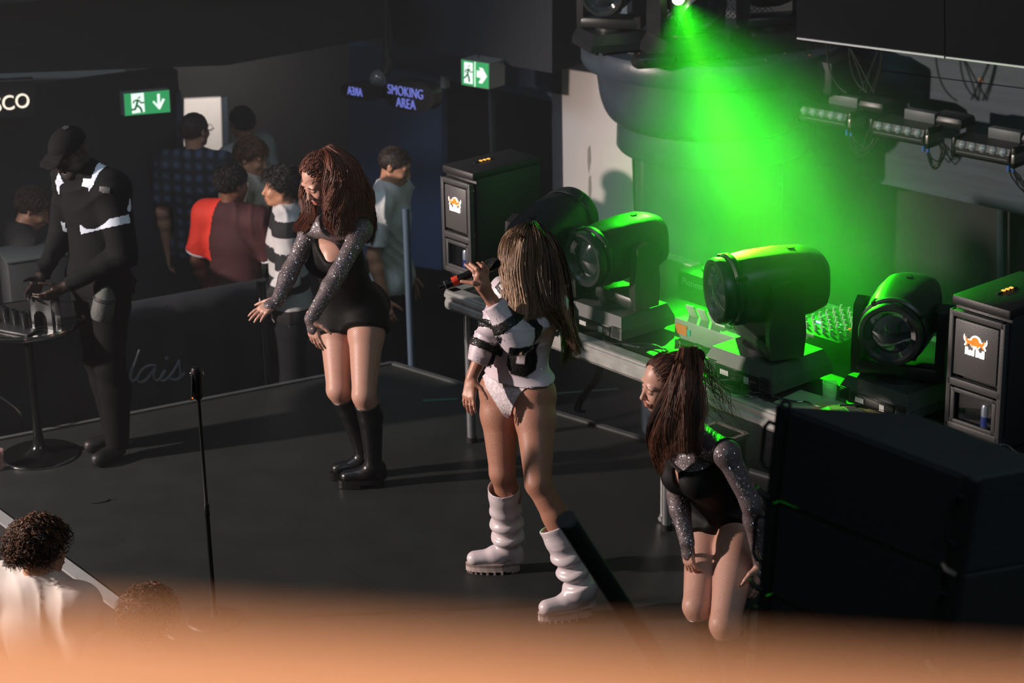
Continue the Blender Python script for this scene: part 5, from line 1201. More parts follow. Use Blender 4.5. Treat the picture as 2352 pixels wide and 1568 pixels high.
s = Sdf(.01); s.ell(J['head']+f_*.062-u*.078, [r, f_, u], (.05, .045, .035)); s.cuts = [(J['head']+f_*.086-u*.055, unit(u*.9+f_*.3))]; v2, f2 = s.mesh(.005); np_mesh('beard', v2, f2, mat('beard_black', '#15100d', .9), R)
pc = W(238, 700, 10.38); mb = MB(); mb.M = Matrix.Translation(Vector(pc)-Vector(R.location)) @ Matrix.Rotation(.25, 4, 'Y'); mb.lathe([(0, -.075), (.05, -.075), (.058, -.05), (.056, .03), (.05, .05), (.03, .085), (.012, .10), (0, .10)], 20)
po = mb.build('hip_pouch', mat('pouch_grey', '#454846', .7, bump=.5, bscale=30), R); mb = MB(); mb.M = Matrix.Translation(Vector(pc)-Vector(R.location)) @ Matrix.Rotation(.25, 4, 'Y'); mb.lathe([(.052, .02), (.06, .03), (.052, .045)], 20); mb.build('pouch_strap', mat('strap_black', '#101010', .6), po)
# red shirt
red = mat('shirt_bright_red', '#ee3a26', .75, bump=.1, bscale=120); mar = mat('shirt_maroon', '#3d1416', .8, bump=.1, bscale=120); trimw = mat('trim_white', '#c9c9cf', .7)
J = at_head(533, 422, 12.6, A(62), 1.0, hf=(.35, .95, -.1), wrL=(-.27, .10, .88), elL=(-.27, -.02, 1.14), elR=(.27, .05, 1.16), wrR=(.17, .30, 1.22))
D, R, v, f = man(J, 'person seen from behind in maroon polo with bright red left sleeve panel', skb)
rr_ = unit(J['shR']-J['shL']); x0 = J['neck']
def pr(c):
    x = (c-x0)@rr_; z = (c-x0)[:, 2]; m = ((x < -.075+.04*np.sin(z*6))&(z > -.50)).astype(int); m[(z < -.31)&(x > -.16)] = 0; return m
dress(J, D, R, 'polo_shirt', [mar, red], .022, 'short', 1, .16, paint=pr, collar=trimw, name='polo_shirt')
for k, a in (('L', .80), ('R', .80)):
    c = J['sh'+k]+(J['el'+k]-J['sh'+k])*a; s = Sdf(.01); d = unit(J['el'+k]-J['sh'+k]); s.cone(c-d*.004, c+d*.006, .081, .081, cuts=[(c-d*.006, -d), (c+d*.008, d)]); v2, f2 = s.mesh(.006); np_mesh('sleeve_cuff', v2, f2, trimw, R)
hb = hair_mat('hair_black', '#0b0908', '#1f1815')
scalp_hair('hair', J, hb, R, 1300, .035, .003, 1, curl=.006, vol=.006)
# plaid man
pl = mat('plaid_shirt', '#1b222c', .85); nt = pl.node_tree; b = nt.nodes['Principled BSDF']; tc = nt.nodes.new('ShaderNodeTexCoord')
w1 = nt.nodes.new('ShaderNodeTexWave'); w1.inputs['Scale'].default_value = 4.2; w2 = nt.nodes.new('ShaderNodeTexWave'); w2.inputs['Scale'].default_value = 4.2; w2.bands_direction = 'Z'
for w_ in (w1, w2): nt.links.new(tc.outputs['Object'], w_.inputs['Vector'])
mm = nt.nodes.new('ShaderNodeMath'); mm.operation = 'MULTIPLY'; nt.links.new(w1.outputs['Fac'], mm.inputs[0]); nt.links.new(w2.outputs['Fac'], mm.inputs[1])
mx = nt.nodes.new('ShaderNodeMix'); mx.data_type = 'RGBA'; nt.links.new(mm.outputs[0], mx.inputs[0]); mx.inputs[6].default_value = s2l('#12161c'); mx.inputs[7].default_value = s2l('#46566e'); nt.links.new(mx.outputs[2], b.inputs['Base Color'])
J = at_head(448, 300, 13.5, A(75), 1.0, hf=(.3, 1, .0)); D, R, v, f = man(J, 'man seen from behind in dark blue plaid shirt and glasses before the white wall panel', skp)
dress(J, D, R, 'plaid_shirt', pl, .024, 'short', 5, .1, collar=pl); hbr = hair_mat('hair_brown', '#1d130f', '#4a3226')
scalp_hair('hair', J, hbr, R, 1000, .03, .0025, 2, lift=.004)
r, f_, u = basis(J['hf'], J['hu']); mb = MB(); base = Vector(R.location)
for q in (-1, 1): mb.tube([Vector(J['head']+r*q*.082-f_*.01+u*.004)-base, Vector(J['head']+r*q*.078+f_*.098+u*.0)-base], .0022, 5); mb.tube([Vector(J['head']+r*(q*.032+.028*math.cos(a))+f_*.106+u*(.022*math.sin(a)))-base for a in np.linspace(0, 6.283, 15)], .002, 5, caps=False)
mb.build('glasses', mat('glasses_dark', '#1a1a1c', .3), R)
# person in white top further back
J = at_head(556, 282, 14.3, A(150), .98, hf=(.5, 1, .0)); D, R, v, f = man(J, 'person in white top standing furthest back beside the white wall panel', skp)
dress(J, D, R, 'white_top', mat('white_top', '#b9bdb8', .8), .018, 'short', 7, .08); scalp_hair('hair', J, hb, R, 900, .03, .0025, 3)
# quiff man, cream patterned fluffy shirt
J = at_head(578, 360, 13.2, A(-25), 1.0, hf=(-.1, 1, -.25)); D, R, v, f = man(J, 'man with swept brown quiff and pale mottled shirt, head turned right', skp)
dress(J, D, R, 'mottled_shirt', mat('mottled_cream', '#b3a89c', .9, noise=.55, scale=14, bump=.6, bscale=30), .03, 'short', 9, .1, amp=.009, collar=mat('collar_black', '#111214', .8))
hq = hair_mat('hair_quiff', '#2a1a12', '#7a5238')
scalp_hair('hair', J, hq, R, 1300, .055, .0028, 4, region=lambda q: (q[:, 2] > .15) | (q[:, 1] < .1), dirf=lambda q, rr: np.stack([0*q[:, 0], .9*(q[:, 2] > .3)-.2, -.5*(q[:, 2] < .3)+.2], 1), vol=.006, lift=.01)
# striped man, profile to the left
wh = mat('stripe_white', '#b8b6b6', .85, bump=.15, bscale=90); bk = mat('stripe_black', '#141518', .85, bump=.15, bscale=90)
J = at_head(645, 430, 12.45, A(188), 1.0, hf=(.05, 1, .02), elR=(.26, .02, 1.15), wrR=(.2, .16, .95), elL=(-.26, .02, 1.15), wrL=(-.2, .2, .98)); D, R, v, f = man(J, 'dark haired man in black and white striped rugby shirt, face in profile to the left', skp, mouth=.003)
zt = J['neck'][2]
def ps(c):
    a = ((zt-c[:, 2])*.9+.10*0)*1.0; 
    return ((np.floor((a+.02)/.085)) % 2).astype(int)
dress(J, D, R, 'rugby_shirt', [bk, wh], .026, 'long', 11, .14, paint=ps, collar=wh, res=.0085)
scalp_hair('hair', J, hb, R, 1500, .05, .003, 5, curl=.008, vol=.012, lift=.012)
# t-shirt man in profile to the right
J = at_head(908, 380, 12.9, A(-15), 1.02, hf=(.0, 1, -.35), hu=(0, .35, 1), head=(0, .05, 1.62), ); D, R, v, f = man(J, 'short haired man in white T-shirt looking down to the right before the blue wall', skp)
dress(J, D, R, 't_shirt', mat('tshirt_white', '#c9cac9', .85, spec=.1), .022, 'short', 13, .16, amp=.008); scalp_hair('hair', J, hbr, R, 1100, .025, .0024, 6, lift=.004)
# youth behind the round table at far left
J = at_head(76, 478, 12.2, A(20), .98, hf=(.2, .9, -.55), hu=(0, .4, 1), head=(0, .08, 1.60), elR=(.25, .1, 1.18), wrR=(.12, .3, 1.08)); D, R, v, f = man(J, 'brown haired youth in black polo with orange trim, bending behind the round table', skp)
dress(J, D, R, 'black_polo', mat('polo_black', '#141517', .85), .02, 'short', 15, .12, collar=mat('trim_orange', '#c07a5a', .7)); scalp_hair('hair', J, hbr, R, 1300, .045, .003, 7, curl=.004, vol=.008)
# curly man at the front left and second head, standing on the dance floor in front of the stage
J = at_head(92, 1262, 7.75, A(60), 1.0, hf=(.35, 1, -.05)); D, R, v, f = man(J, 'man with thick curly brown hair and white shirt in front of the stage', skp, 'people in front of the stage')
dress(J, D, R, 'white_shirt', mat('shirt_white', '#c9c4c0', .8), .025, 'short', 17, .1)
hc = hair_mat('hair_curly', '#22140e', '#7a5138')
def curls(J, R, n, seed, vol):
    r, f, u = basis(J['hf'], J['hu']); c = J['head']+u*.03-f*.01; rr = np.random.RandomState(seed); q = rr.normal(0, 1, (n*3, 3)); q /= np.linalg.norm(q, axis=1)[:, None]
    q = q[(q[:, 2] > -.45+.75*np.clip(q[:, 1], 0, 1))][:n]; n = len(q); t = np.linspace(0, 1, 11)
    Aq = np.array([.080, .098, .088]); base = q*Aq; t1 = np.cross(q, rr.normal(0, 1, (n, 3))); t1 /= np.linalg.norm(t1, axis=1)[:, None]; t2 = np.cross(q, t1)
    rad = (.008+.006*rr.rand(n)); ln = vol*(.5+.8*rr.rand(n)); ph = rr.rand(n)*6.28; tw = 9+5*rr.rand(n)
    ang_ = ph[:, None]+tw[:, None]*t[None]
    P = base[:, None, :]+q[:, None, :]*(ln[:, None]*t)[:, :, None]+t1[:, None, :]*(rad[:, None]*np.cos(ang_))[:, :, None]+t2[:, None, :]*(rad[:, None]*np.sin(ang_))[:, :, None]-np.array([0, 0, .02])*(t**2)[None, :, None]
    PW = c+P[..., 0:1]*r+P[..., 1:2]*f+P[..., 2:3]*u
    strands_mesh('hair', PW, np.tile(.0024*(1.1-t*.6), (n, 1)), hc, R, seed, 3)
    s = Sdf(.01); s.ell(c, [r, f, u], Aq+.016); s.cuts = [(c+f*.06, unit(f*.9-u*.5)), (c-u*.05, -u)]; v2, f2 = s.mesh(.007); np_mesh('hair_base', v2, f2, hc, R, attrs={'shade': np.full(len(v2), .1), 'along': np.full(len(v2), .5)})
curls(J, R, 1500, 3, .045)
J = at_head(342, 1420, 7.45, A(70), 1.0); D, R, v, f = man(J, 'second curly haired person in front of the stage, mostly lost in the orange blur', skp, 'people in front of the stage')
dress(J, D, R, 'dark_shirt', mat('polo_black', '#141517'), .02, 'short', 19, .1); curls(J, R, 1200, 9, .04)
# ------------------------------------------------------------------ crowd barrier with banner
bp0 = G(330, 945)+V3(-.0, .16, 0); WBR = Wall(bp0, (.885, .466))
bar = thing('crowd_barrier', (bp0[0], bp0[1], -.8), 'crowd barrier hung with a dark banner that carries pale script lettering', 'barrier')
T0, T1 = WBR.pt(-60, 742), WBR.pt(622, 664); zt_ = (T0[2]+T1[2])/2
def bpt(px, z, off=0.0): p = WBR.pt(px, 800, off); return V3(p[0], p[1], z)
for a, b in ((-60, 300), (306, 618)): MB().tube([bpt(a, zt_), bpt(b, zt_)], .019, 12).build('top_rail', mat('barrier_steel', '#4b4f52', .4, metal=.6), bar, local=True)
for px in (-55, 303, 612): MB().tube([bpt(px, zt_), bpt(px, -.79)], .019, 12).build('post', mat('barrier_steel', '#4b4f52'), bar, local=True)
ban = mat('banner_charcoal', '#26272b', .8, noise=.06, scale=3)
def bf(u, v):
    px = -50+u*652; p = bpt(px, zt_+.015-(zt_+.75)*v, .022+.007*math.sin(u*46)*min(1, v*3)+.006*math.sin(u*17+v*3)); return p
mb = MB(); mb.grid(bf, 120, 12); o = mb.build('banner', ban, bar, local=True)
so = o.modifiers.new('thick', 'SOLIDIFY'); so.thickness = .003
tx = mat('banner_script', '#686b6e', .7)
STR = [[(965, 672), (948, 720), (918, 800), (902, 850), (906, 882), (925, 888), (950, 868)], [(1078, 785), (1040, 778), (990, 800), (955, 850), (948, 888), (975, 902), (1015, 880), (1055, 825), (1078, 788), (1062, 845), (1066, 880), (1092, 886), (1122, 858), (1146, 812)],
       [(1146, 812), (1118, 850), (1106, 880), (1126, 892), (1165, 868), (1205, 815)], [(1205, 815), (1232, 770), (1246, 738), (1238, 785), (1252, 832), (1246, 868), (1210, 884), (1172, 872)], [(1246, 868), (1262, 855), (1280, 828)],
       [(662, 884), (690, 862), (712, 822), (716, 780), (712, 738)], [(712, 822), (718, 862), (732, 908)]]
mb = MB()
for S_ in STR:
    P = [Vector(WBR.pt(x*.3317, 580+y*.3317, .036)) for x, y in S_]
    for _ in range(2): P = [P[0]]+[q for a, b in zip(P, P[1:]) for q in (a*.75+b*.25, a*.25+b*.75)]+[P[-1]]
    mb.tube(P, .0085, 6)
c = WBR.pt(1152*.3317, 580+737*.3317, .036); mb.tube([c, c+V3(.004, 0, .012)], .010, 8)
o = mb.build('script_lettering', tx, bar, local=True); o['kind'] = 'stuff'
for (px, py, h, lab) in [(617, 770, 0, 'thin steel stand leg behind the auburn dancer')]:
    a = WBR.pt(622, 690, -.2); b = WBR.pt(634, 930, -.2)
t = thing('post_stand', tuple(V3(*WBR.pt(932, 800, -.75)[:2], -.8)), 'slim blue grey post on splayed feet behind the man in white T-shirt', 'stand')
pw = [W(932, y, 12.3) for y in (478, 800)]
MB().tube([V3(pw[0][0], pw[0][1], pw[0][2]), V3(pw[0][0], pw[0][1], -.3)], .022, 12).build('post', mat('post_blue_grey', '#4a5d6e', .5), t, local=True)
for dx, dy in ((-.16, -.08), (.14, -.1), (.0, .18)): MB().tube([V3(pw[0][0], pw[0][1], -.25), V3(pw[0][0]+dx, pw[0][1]+dy, -.79)], .014, 8).build('foot', mat('post_blue_grey', '#4a5d6e'), t, local=True)
# ------------------------------------------------------------------ tulip table with things on it
tb = G(92, 1045); TT = thing('round_table', tuple(tb), 'round black bistro table with shiny metal rim and tulip foot at the left', 'table')
chr_ = mat('chrome', '#b5b5b5', .12, metal=1.0); tblk = mat('table_black', '#1a1b1d', .25, noise=.1)
TR, TH = .30, .765
top = MB().lathe([(0, TH-.022), (TR-.01, TH-.022), (TR-.008, TH), (0, TH)], 64).build('table_top', tblk, TT); MB().lathe([(TR-.010, TH-.026), (TR+.004, TH-.024), (TR+.007, TH-.012), (TR+.003, TH+.001), (TR-.009, TH+.002)], 64).build('metal_rim', chr_, top)
MB().lathe([(0, .0), (.198, .0), (.202, .006), (.196, .012), (.12, .018), (.06, .03), (.035, .06), (.025, .12), (.020, .25), (.020, TH-.03), (.05, TH-.022)], 48).build('pedestal', mat('pedestal_black_chrome', '#3a3c3e', .18, metal=.9), TT)
MB().lathe([(.197, .001), (.205, .004), (.204, .009), (.196, .013)], 64).build('base_rim', chr_, TT)
def tp(px, py): g = G(px, py, TH); return (g[0], g[1], TH+.001)
t = thing('steel_dispenser', tp(108, 748), 'dark steel box with arched feet and a green sticker on the round table', 'box', rz=-.45)
mb = MB()
for y in (-.035, .035):
    P = [(-.065, 0), (-.05, 0), (-.048, .06), (-.03, .085), (-.01, .09), (.012, .085), (.03, .06), (.033, 0), (.065, 0), (.065, .15), (-.065, .15)]
    mb.prism([(x, y-.002, z) for x, z in P], (0, .004, 0))
mb.build('side_plate', mat('steel_dark', '#5d6062', .3, metal=.8), t, smooth=False); MB().box((0, 0, .152), (.14, .085, .006)).build('top_plate', mat('steel_dark', '#5d6062'), t, smooth=False); MB().box((-.01, 0, .1565), (.05, .024, .002)).build('green_sticker', mat('sticker_green', '#86c83a', .5), t, smooth=False)
t = thing('drip_tray', tp(34, 760), 'flat steel tray holding small glasses on the round table', 'tray', rz=-.5); MB().box((0, 0, .006), (.24, .09, .012), .004).build('tray', mat('steel_dark', '#5d6062'), t)
gg = mat('dark_glass', '#242a2c', .05, coat=1, alpha=.6)
for i, (px, py, lab) in enumerate([(16, 745, 'leftmost'), (38, 752, 'middle'), (60, 758, 'rightmost')]):
    w = tp(px, py); t = thing('shot_glass', (w[0], w[1], TH+.013), '%s small dark glass of the three standing on the steel tray' % lab, 'glass', 'small glasses on the tray')
    MB().lathe([(0, 0), (.017, 0), (.021, .085), (.019, .085), (.0155, .008), (0, .008)], 20).build('tumbler', gg, t)
w = tp(84, 742); t = thing('dark_jug', w, 'small black jug between the glasses and the steel box', 'jug'); MB().lathe([(0, 0), (.03, 0), (.035, .04), (.03, .09), (.024, .1), (.026, .115), (.022, .115), (.02, .1), (0, .09)], 24).build('jug_body', mat('jug_black', '#0f1011', .25), t); MB().tube([(.03, 0, .03), (.055, 0, .045), (.055, 0, .08), (.026, 0, .095)], .005, 8).build('handle', mat('jug_black', '#0f1011'), t)
w = tp(-10, 738); t = thing('spray_bottle', w, 'small bottle with red and purple label cut off by the left edge', 'bottle'); MB().lathe([(0, 0), (.022, 0), (.024, .07), (.012, .09), (.01, .11), (0, .11)], 18).build('bottle', gg, t); MB().lathe([(.0242, .012), (.0248, .058)], 18).build('label', mat('label_red', '#a83a3a', .5), t)
# clear cup on the stage at the lower left edge
w = G(-4, 1078); t = thing('plastic_cup', tuple(w), 'clear plastic cup on the stage floor at the left edge', 'cup'); MB().lathe([(0, 0), (.028, 0), (.036, .11), (.034, .11), (.027, .006), (0, .006)], 24).build('cup', mat('cup_clear', '#8a6f6c', .1, alpha=.45), t)
w = G(266, 1028); q = MB().box((0, 0, .004), (.035, .012, .008), .002).build('tape_scrap', mat('scrap_pale_blue', '#8fb4c8', .4)); q.location = w; tag(q, 'tiny pale blue scrap on the floor by the guard\'s foot', 'scrap')
w = [G(x, y, .004) for x, y in ((208, 1155), (225, 1154), (243, 1151), (252, 1146), (262, 1146))]; q = MB().tube(w, .0035, 6).build('cable_offcut', mat('cable_shiny', '#2b2e2e')); tag(q, 'short black cable offcut lying on the stage floor', 'cable')
w = [W(x, y, 10.9) for x, y in ((-10, 905), (20, 925), (36, 937), (47, 950))]; q = MB().tube(w, .006, 8).build('bent_rod', chr_)
q2 = thing('side_chair', tuple(G(20, 985)), 'bent shiny metal rod of a stool half hidden behind the round table', 'stool'); q.parent = q2; q.matrix_parent_inverse = Matrix.Translation(-Vector(q2.location)); MB().tube([W(47, 950, 10.9), G(52, 985)], .006, 8).build('rod_foot', chr_, q2, local=True)
# dark case behind the table, on the barrier side
w = W(88, 650, 11.75); t = thing('storage_case', (w[0], w[1], -.8), 'dark grey case standing behind the round table at the left', 'case', rz=.4)
hC = W(88, 590, 11.75)[2]+.8; MB().box((0, .1, hC/2), (.34, .3, hC), .01).build('case_body', mat('case_grey', '#2b3032', .7, noise=.15), t); MB().box((0, .1, hC+.004), (.35, .31, .012), .003).build('case_lid', mat('case_lid', '#3d4547', .6), t)
# ------------------------------------------------------------------ microphone stand
mbp = G(494, 1425); t = thing('microphone_stand', tuple(mbp), 'slim black microphone stand with chrome tipped clip at the stage front', 'microphone stand')
ztop = W(458, 915, mbp[1])[2]
MB().lathe([(0, 0), (.125, 0), (.128, .006), (.12, .014), (.02, .02), (.012, .05), (0, .05)], 40).build('round_base', blackm, t)
MB().lathe([(.0105, .03), (.0105, ztop*.48), (.0125, ztop*.48), (.0125, ztop*.53), (.0085, ztop*.535), (.0080, ztop)], 16).build('pole', mat('pole_black', '#0c0c0d', .35), t)
cz_ = ztop
cl = MB().lathe([(0, -.0), (.016, 0), (.018, .01), (.021, .06), (.024, .10), (.026, .125), (.020, .142), (0, .146)], 20, (0, 0, cz_)).build('clip_body', mat('clip_black', '#161617', .35), t)
MB().at((-.021, -.012, cz_+.06), (0, .09, 0)).box((0, 0, 0), (.008, .022, .12), .003).build('side_plate', mat('steel_dark', '#5d6062'), cl)
for sx in (-1, 1): MB().lathe([(0, sx*.030), (.008, sx*.029), (.012, sx*.022), (.010, sx*.012)], 16, (0, 0, cz_+.115), axis='x').build('chrome_knob', chr_, cl)
MB().at((-.022, -.024, cz_+.012)).box((0, 0, 0), (.005, .003, .005)).build('red_led', mat('led_orange_small', '#ff5a20', .5, emit=2), cl, smooth=False)
# ------------------------------------------------------------------ signs and ceiling bits
lw = mat('sign_letters_warm', '#fff1dc', .5, emit=1.0)
t = thing('wall_sign', tuple(WL.pt(20, 235, .3)), 'black sign with glowing white capital letters at the left edge', 'sign')
mb = MB(); WL.poly(mb, [(-160, 196), (82, 184), (84, 268), (-160, 284)], .06, .30); mb.build('board', mat('sign_black', '#121416', .6), t, smooth=False, local=True)
mb = MB(); WL.poly(mb, [(-160, 194), (80, 181), (80, 184), (-160, 197)], .07, .31); mb.build('top_strip', mat('strip_pale', '#6f6a66', .5), t, smooth=False, local=True)
ang_l = math.atan2(WL.d[1], WL.d[0])
def textw(body, wall, px, py, size, off, m, parent, align='RIGHT', mirror=False, sx=1.0, th=.004, bold=0.0, name='lettering'):
    o = wall.pt(px, py, off); d = wall.d*(1 if True else 1); M = frame(o, d)
    if mirror: M = M @ Matrix.Diagonal((-1, 1, 1, 1))
    bpy.context.view_layer.update(); ob = text_mesh(name, body, size, m, None, None, th, align, bold)
    M = M @ Matrix.Diagonal((sx, 1, 1, 1)); ob.data.transform(M); ob.data.transform(Matrix.Translation(-Vector(parent.location)))
    if mirror: ob.data.flip_normals()
    ob.parent = parent; return ob
textw('DISCO', WL, 69, 231, .128, .305, lw, t, sx=.90, th=.006)
grn = mat('exit_green_lit', '#2f9a5a', .5, emit=.85); exw = mat('exit_white_lit', '#eef7f0', .5, emit=.95); frm = mat('exit_frame', '#8a8f8c', .5, metal=.3)
def exit_sign(name, wall, quad, off, label, arrow, door, man_, th=.05):
    t = thing('exit_sign', tuple(wall.pt(*np.mean(quad, 0), off)), label, 'sign', 'lit green exit signs')
    c = np.mean(quad, 0); big = [tuple(np.array(q)+(np.array(q)-c)/np.linalg.norm(np.array(q)-c)*2.2) for q in quad]
    for nm, P, o_, h, m_ in [('sign_box', big, off, th, frm), ('green_face', quad, off+.004, .006, grn)]:
        mb = MB(); wall.poly(mb, P, h, o_); mb.build(nm, m_, t, smooth=False, local=True)
    for P in door: mb = MB(); wall.poly(mb, P, .004, off+.007); mb.build('door_pictogram', exw, t, smooth=False, local=True)
    for P in arrow: mb = MB(); wall.poly(mb, P, .004, off+.007); mb.build('arrow', exw, t, smooth=False, local=True)
    mb = MB()
    for P in man_: mb.tube([wall.pt(x, y, off+.010) for x, y in P[:-1]], P[-1], 6)
    o = mb.build('running_figure', mat('exit_figure_green', '#1f7a46', .5, emit=.4), t, local=True); o['kind'] = 'stuff'
    return t
exit_sign('a', WL, [(285, 216), (388, 207), (391, 257), (288, 266)], .42, 'glowing green exit sign with running figure and down arrow above the left doorway',
          [[(361, 216), (367, 215), (368, 238), (374, 226), (379, 228), (368, 251), (365, 251), (351, 235), (353, 231), (362, 240)]], [[(301, 216), (330, 213), (333, 257), (304, 261)]],
          [[(319, 223), (319.5, 224), .011], [(316, 229), (314, 241), (323, 248), (326, 257), .007], [(314, 241), (310, 251), (301, 252), .007], [(316, 229), (308, 232), (306, 237), .005], [(317, 229), (324, 236), (331, 235), .005]], .07)
ex2 = exit_sign('b', WB, [(1060, 137), (1122, 147), (1122, 204), (1061, 194)], .60, 'glowing green exit sign with running figure and right arrow above the black doorway',
          [[(1095, 162), (1104, 163), (1100, 155), (1108, 157), (1118, 176), (1107, 192), (1099, 190), (1105, 179), (1095, 177)]], [[(1066, 142), (1085, 145), (1085, 193), (1066, 190)]],
          [[(1077, 151), (1077.5, 152), .010], [(1076, 158), (1074, 170), (1077, 178), (1078, 188), .006], [(1074, 170), (1068, 178), (1065, 178), .005], [(1076, 158), (1069, 162), (1070, 167), .004], [(1077, 158), (1081, 166), (1085, 165), .004]], .16)
mb = MB(); WB.poly(mb, [(1089.5, 142), (1091, 142), (1091, 199), (1089.5, 199)], .004, .608); mb.build('divider', exw, ex2, smooth=False, local=True)
MB().tube([WB.pt(1096, 140, .56), WB.pt(1100, 126, .44)], .006, 6).build('hanger', blackm, ex2, local=True)
uv = mat('sign_violet_lit', '#7d86e0', .5, emit=.55); sgb = mat('sign_shell_black', '#0d0f12', .45)
def lozenge(px0, py0, px1, py1, off, wall, label, sl):
    t = thing('hanging_sign', tuple(wall.pt((px0+px1)/2, (py0+py1)/2, off)), label, 'sign', 'black hanging signs with violet letters'); P = []
    cx, cy, a, b = (px0+px1)/2, (py0+py1)/2, (px1-px0)/2, (py1-py0)/2
    for k in range(36):
        th = 2*math.pi*k/36; c, s = math.cos(th), math.sin(th); x = a*math.copysign(abs(c)**.75, c); P.append((cx+x, cy+b*math.copysign(abs(s)**.75, s)+x*sl))
    mb = MB(); wall.poly(mb, P, .09, off); mb.build('shell', sgb, t, local=True); return t
t = lozenge(884, 186, 996, 256, .9, WB, 'black rounded hanging sign with violet SMOKING AREA letters', .12)
textw('SMOKING', WB, 931, 212, .092, .906, uv, t, 'CENTER', bold=-.001, sx=.74); textw('AREA', WB, 932, 239, .092, .906, uv, t, 'CENTER', bold=-.001, sx=.74)
t = lozenge(782, 190, 876, 232, .9, WB, 'smaller black hanging sign whose violet letters read backwards', .06)
textw('AREA', WB, 815, 211, .078, .906, uv, t, 'CENTER', mirror=True, sx=.68)
t = thing('ceiling_camera_ball', tuple(WB.pt(869, 180, 1.0)), 'shiny dark ball hanging from a black stem in front of the blue wall', 'camera')
MB().lathe([(.056*math.sin(a), -.056*math.cos(a)) for a in np.linspace(0, math.pi, 17)], 28).build('ball', mat('ball_grey_gloss', '#6b6a68', .18, metal=.3), t)
MB().tube([WB.pt(886, -20, .95), WB.pt(886, 110, .95), WB.pt(893, 150, .95), WB.pt(886, 172, .97), WB.pt(872, 168, 1.0)], [.016, .02, .03, .03, .02], 10).build('stem', blackm, t, local=True)
# ------------------------------------------------------------------ speaker stack, near right
ZS = 2.13; A_, B_ = G(1800, 930, ZS), G(2243, 1098, ZS); WS = Wall(A_, (B_-A_)[:2])
Dd = G(2100, 949, ZS)-A_; Cd = Dd-(B_-A_)*.12; n_ = -WS.n
LE = [(1800, 930), (1777, 1146), (1760, 1358), (1746, 1566), (1733, 1770)]; RE = [(2243, 1098), (2203, 1322), (2168, 1545), (2136, 1765), (2106, 1980)]
spm = mat('speaker_black', '#222425', .6, bump=.25, bscale=150); spt = mat('speaker_top_black', '#26292b', .55, bump=.25, bscale=120, noise=.1); grm = mat('speaker_grille', '#1c1e1f', .7, bump=.5, bscale=300)
hm2 = mat('rigging_steel_black', '#2c2c2e', .4, metal=.4)
depth = np.linalg.norm(Dd); u_ = unit(B_-A_)
for i in range(4):
    a0, b0, a1, b1 = WS.pt(*LE[i]), WS.pt(*RE[i]), WS.pt(*LE[i+1]), WS.pt(*RE[i+1])
    vdir = unit(a1-a0); ga = vdir*.0012
    a0 = a0+ga; b0 = b0+ga; a1 = a1-ga; b1 = b1-ga
    w = np.linalg.norm(b0-a0); back = lambda p, q, k: p+Dd+(q-p)*k
    t = thing('line_array_speaker', tuple((a1+b1)/2), '%s black speaker cabinet of the tall stack at the lower right' % ('topmost', 'second from top', 'third from top', 'lowest')[i], 'speaker', 'black speaker cabinets stacked at the right')
    ba0, bb0, ba1, bb1 = a0+Dd+(b0-a0)*.0, b0+Dd-(b0-a0)*.30, a1+Dd, b1+Dd-(b1-a1)*.30
    mb = MB(); mb._add([a0, b0, b1, a1, ba0, bb0, bb1, ba1], [(0, 1, 2, 3), (7, 6, 5, 4), (0, 4, 5, 1), (1, 5, 6, 2), (2, 6, 7, 3), (3, 7, 4, 0)])
    cb = mb.build('cabinet', spt if i == 0 else spm, t, smooth=False, local=True)
    bv_ = cb.modifiers.new('bev', 'BEVEL'); bv_.width = .006; bv_.segments = 2
    out_ = WS.n if (WS.n@(CAMP-A_)) > 0 else -WS.n
    mm_ = MB(); e = .03; vd = a1-a0
    P = [a0+u_*.035+vd*.03, b0-u_*.045+vd*.03, b1-u_*.045-vd*.03, a1+u_*.035-vd*.03]; mm_.prism([p+out_*.001 for p in P], out_*.010); mm_.build('front_panel', grm, t, smooth=False, local=True)
    for side, (p, q, s_) in enumerate(((a0, a1, -1), (b0, b1, 1))):
        mm_ = MB(); mm_.prism([p-u_*.012*1+out_*.0, p+u_*.02+out_*.0, q+u_*.02, q-u_*.012], out_*.018); mm_.build('edge_rail', hm2, t, smooth=False, local=True)
        v_ = q-p; sgn = -1
        H = [p+v_*.20+out_*.012, p+v_*.20+u_*sgn*.038+out_*.012, p+v_*.26+u_*sgn*.05+out_*.015, p+v_*.62+u_*sgn*.05+out_*.015, p+v_*.68+u_*sgn*.038+out_*.012, p+v_*.68+out_*.012]
        MB().tube(H, .0065, 8).build('handle', hm2, t, local=True)
        L_ = [q-v_*.02+out_*.01, q-v_*.04+u_*sgn*.03+out_*.02, q-v_*.10+u_*sgn*.045+out_*.025]; MB().tube(L_, [.014, .010, .007], 8).build('rigging_lever', mat('rigging_silver', '#77706c', .4, metal=.7) if side else hm2, t, local=True)
    if i == 0:
        MB().lathe([(.008, -.006), (.017, -.006), (.017, .006), (.008, .006), (.008, -.006)], 16, tuple(Vector(a0+u_*.008-vdir*.004)-Vector(t.location)), axis='y').build('rigging_eye', hm2, t)
ctr = (WS.pt(*LE[4])+WS.pt(*RE[4]))/2+Dd*.5
t = thing('subwoofer_cabinet', (ctr[0], ctr[1], -.8), 'large black bass cabinet carrying the speaker stack', 'speaker', rz=math.atan2(u_[1], u_[0]))
hz_ = min(WS.pt(*LE[4])[2], WS.pt(*RE[4])[2])+.8-.01; MB().box((0, 0, hz_/2), (.8, .5, hz_), .01).build('cabinet', spm, t); MB().box((0, -.256, hz_/2), (.74, .012, hz_-.08), .003).build('grille', grm, t)
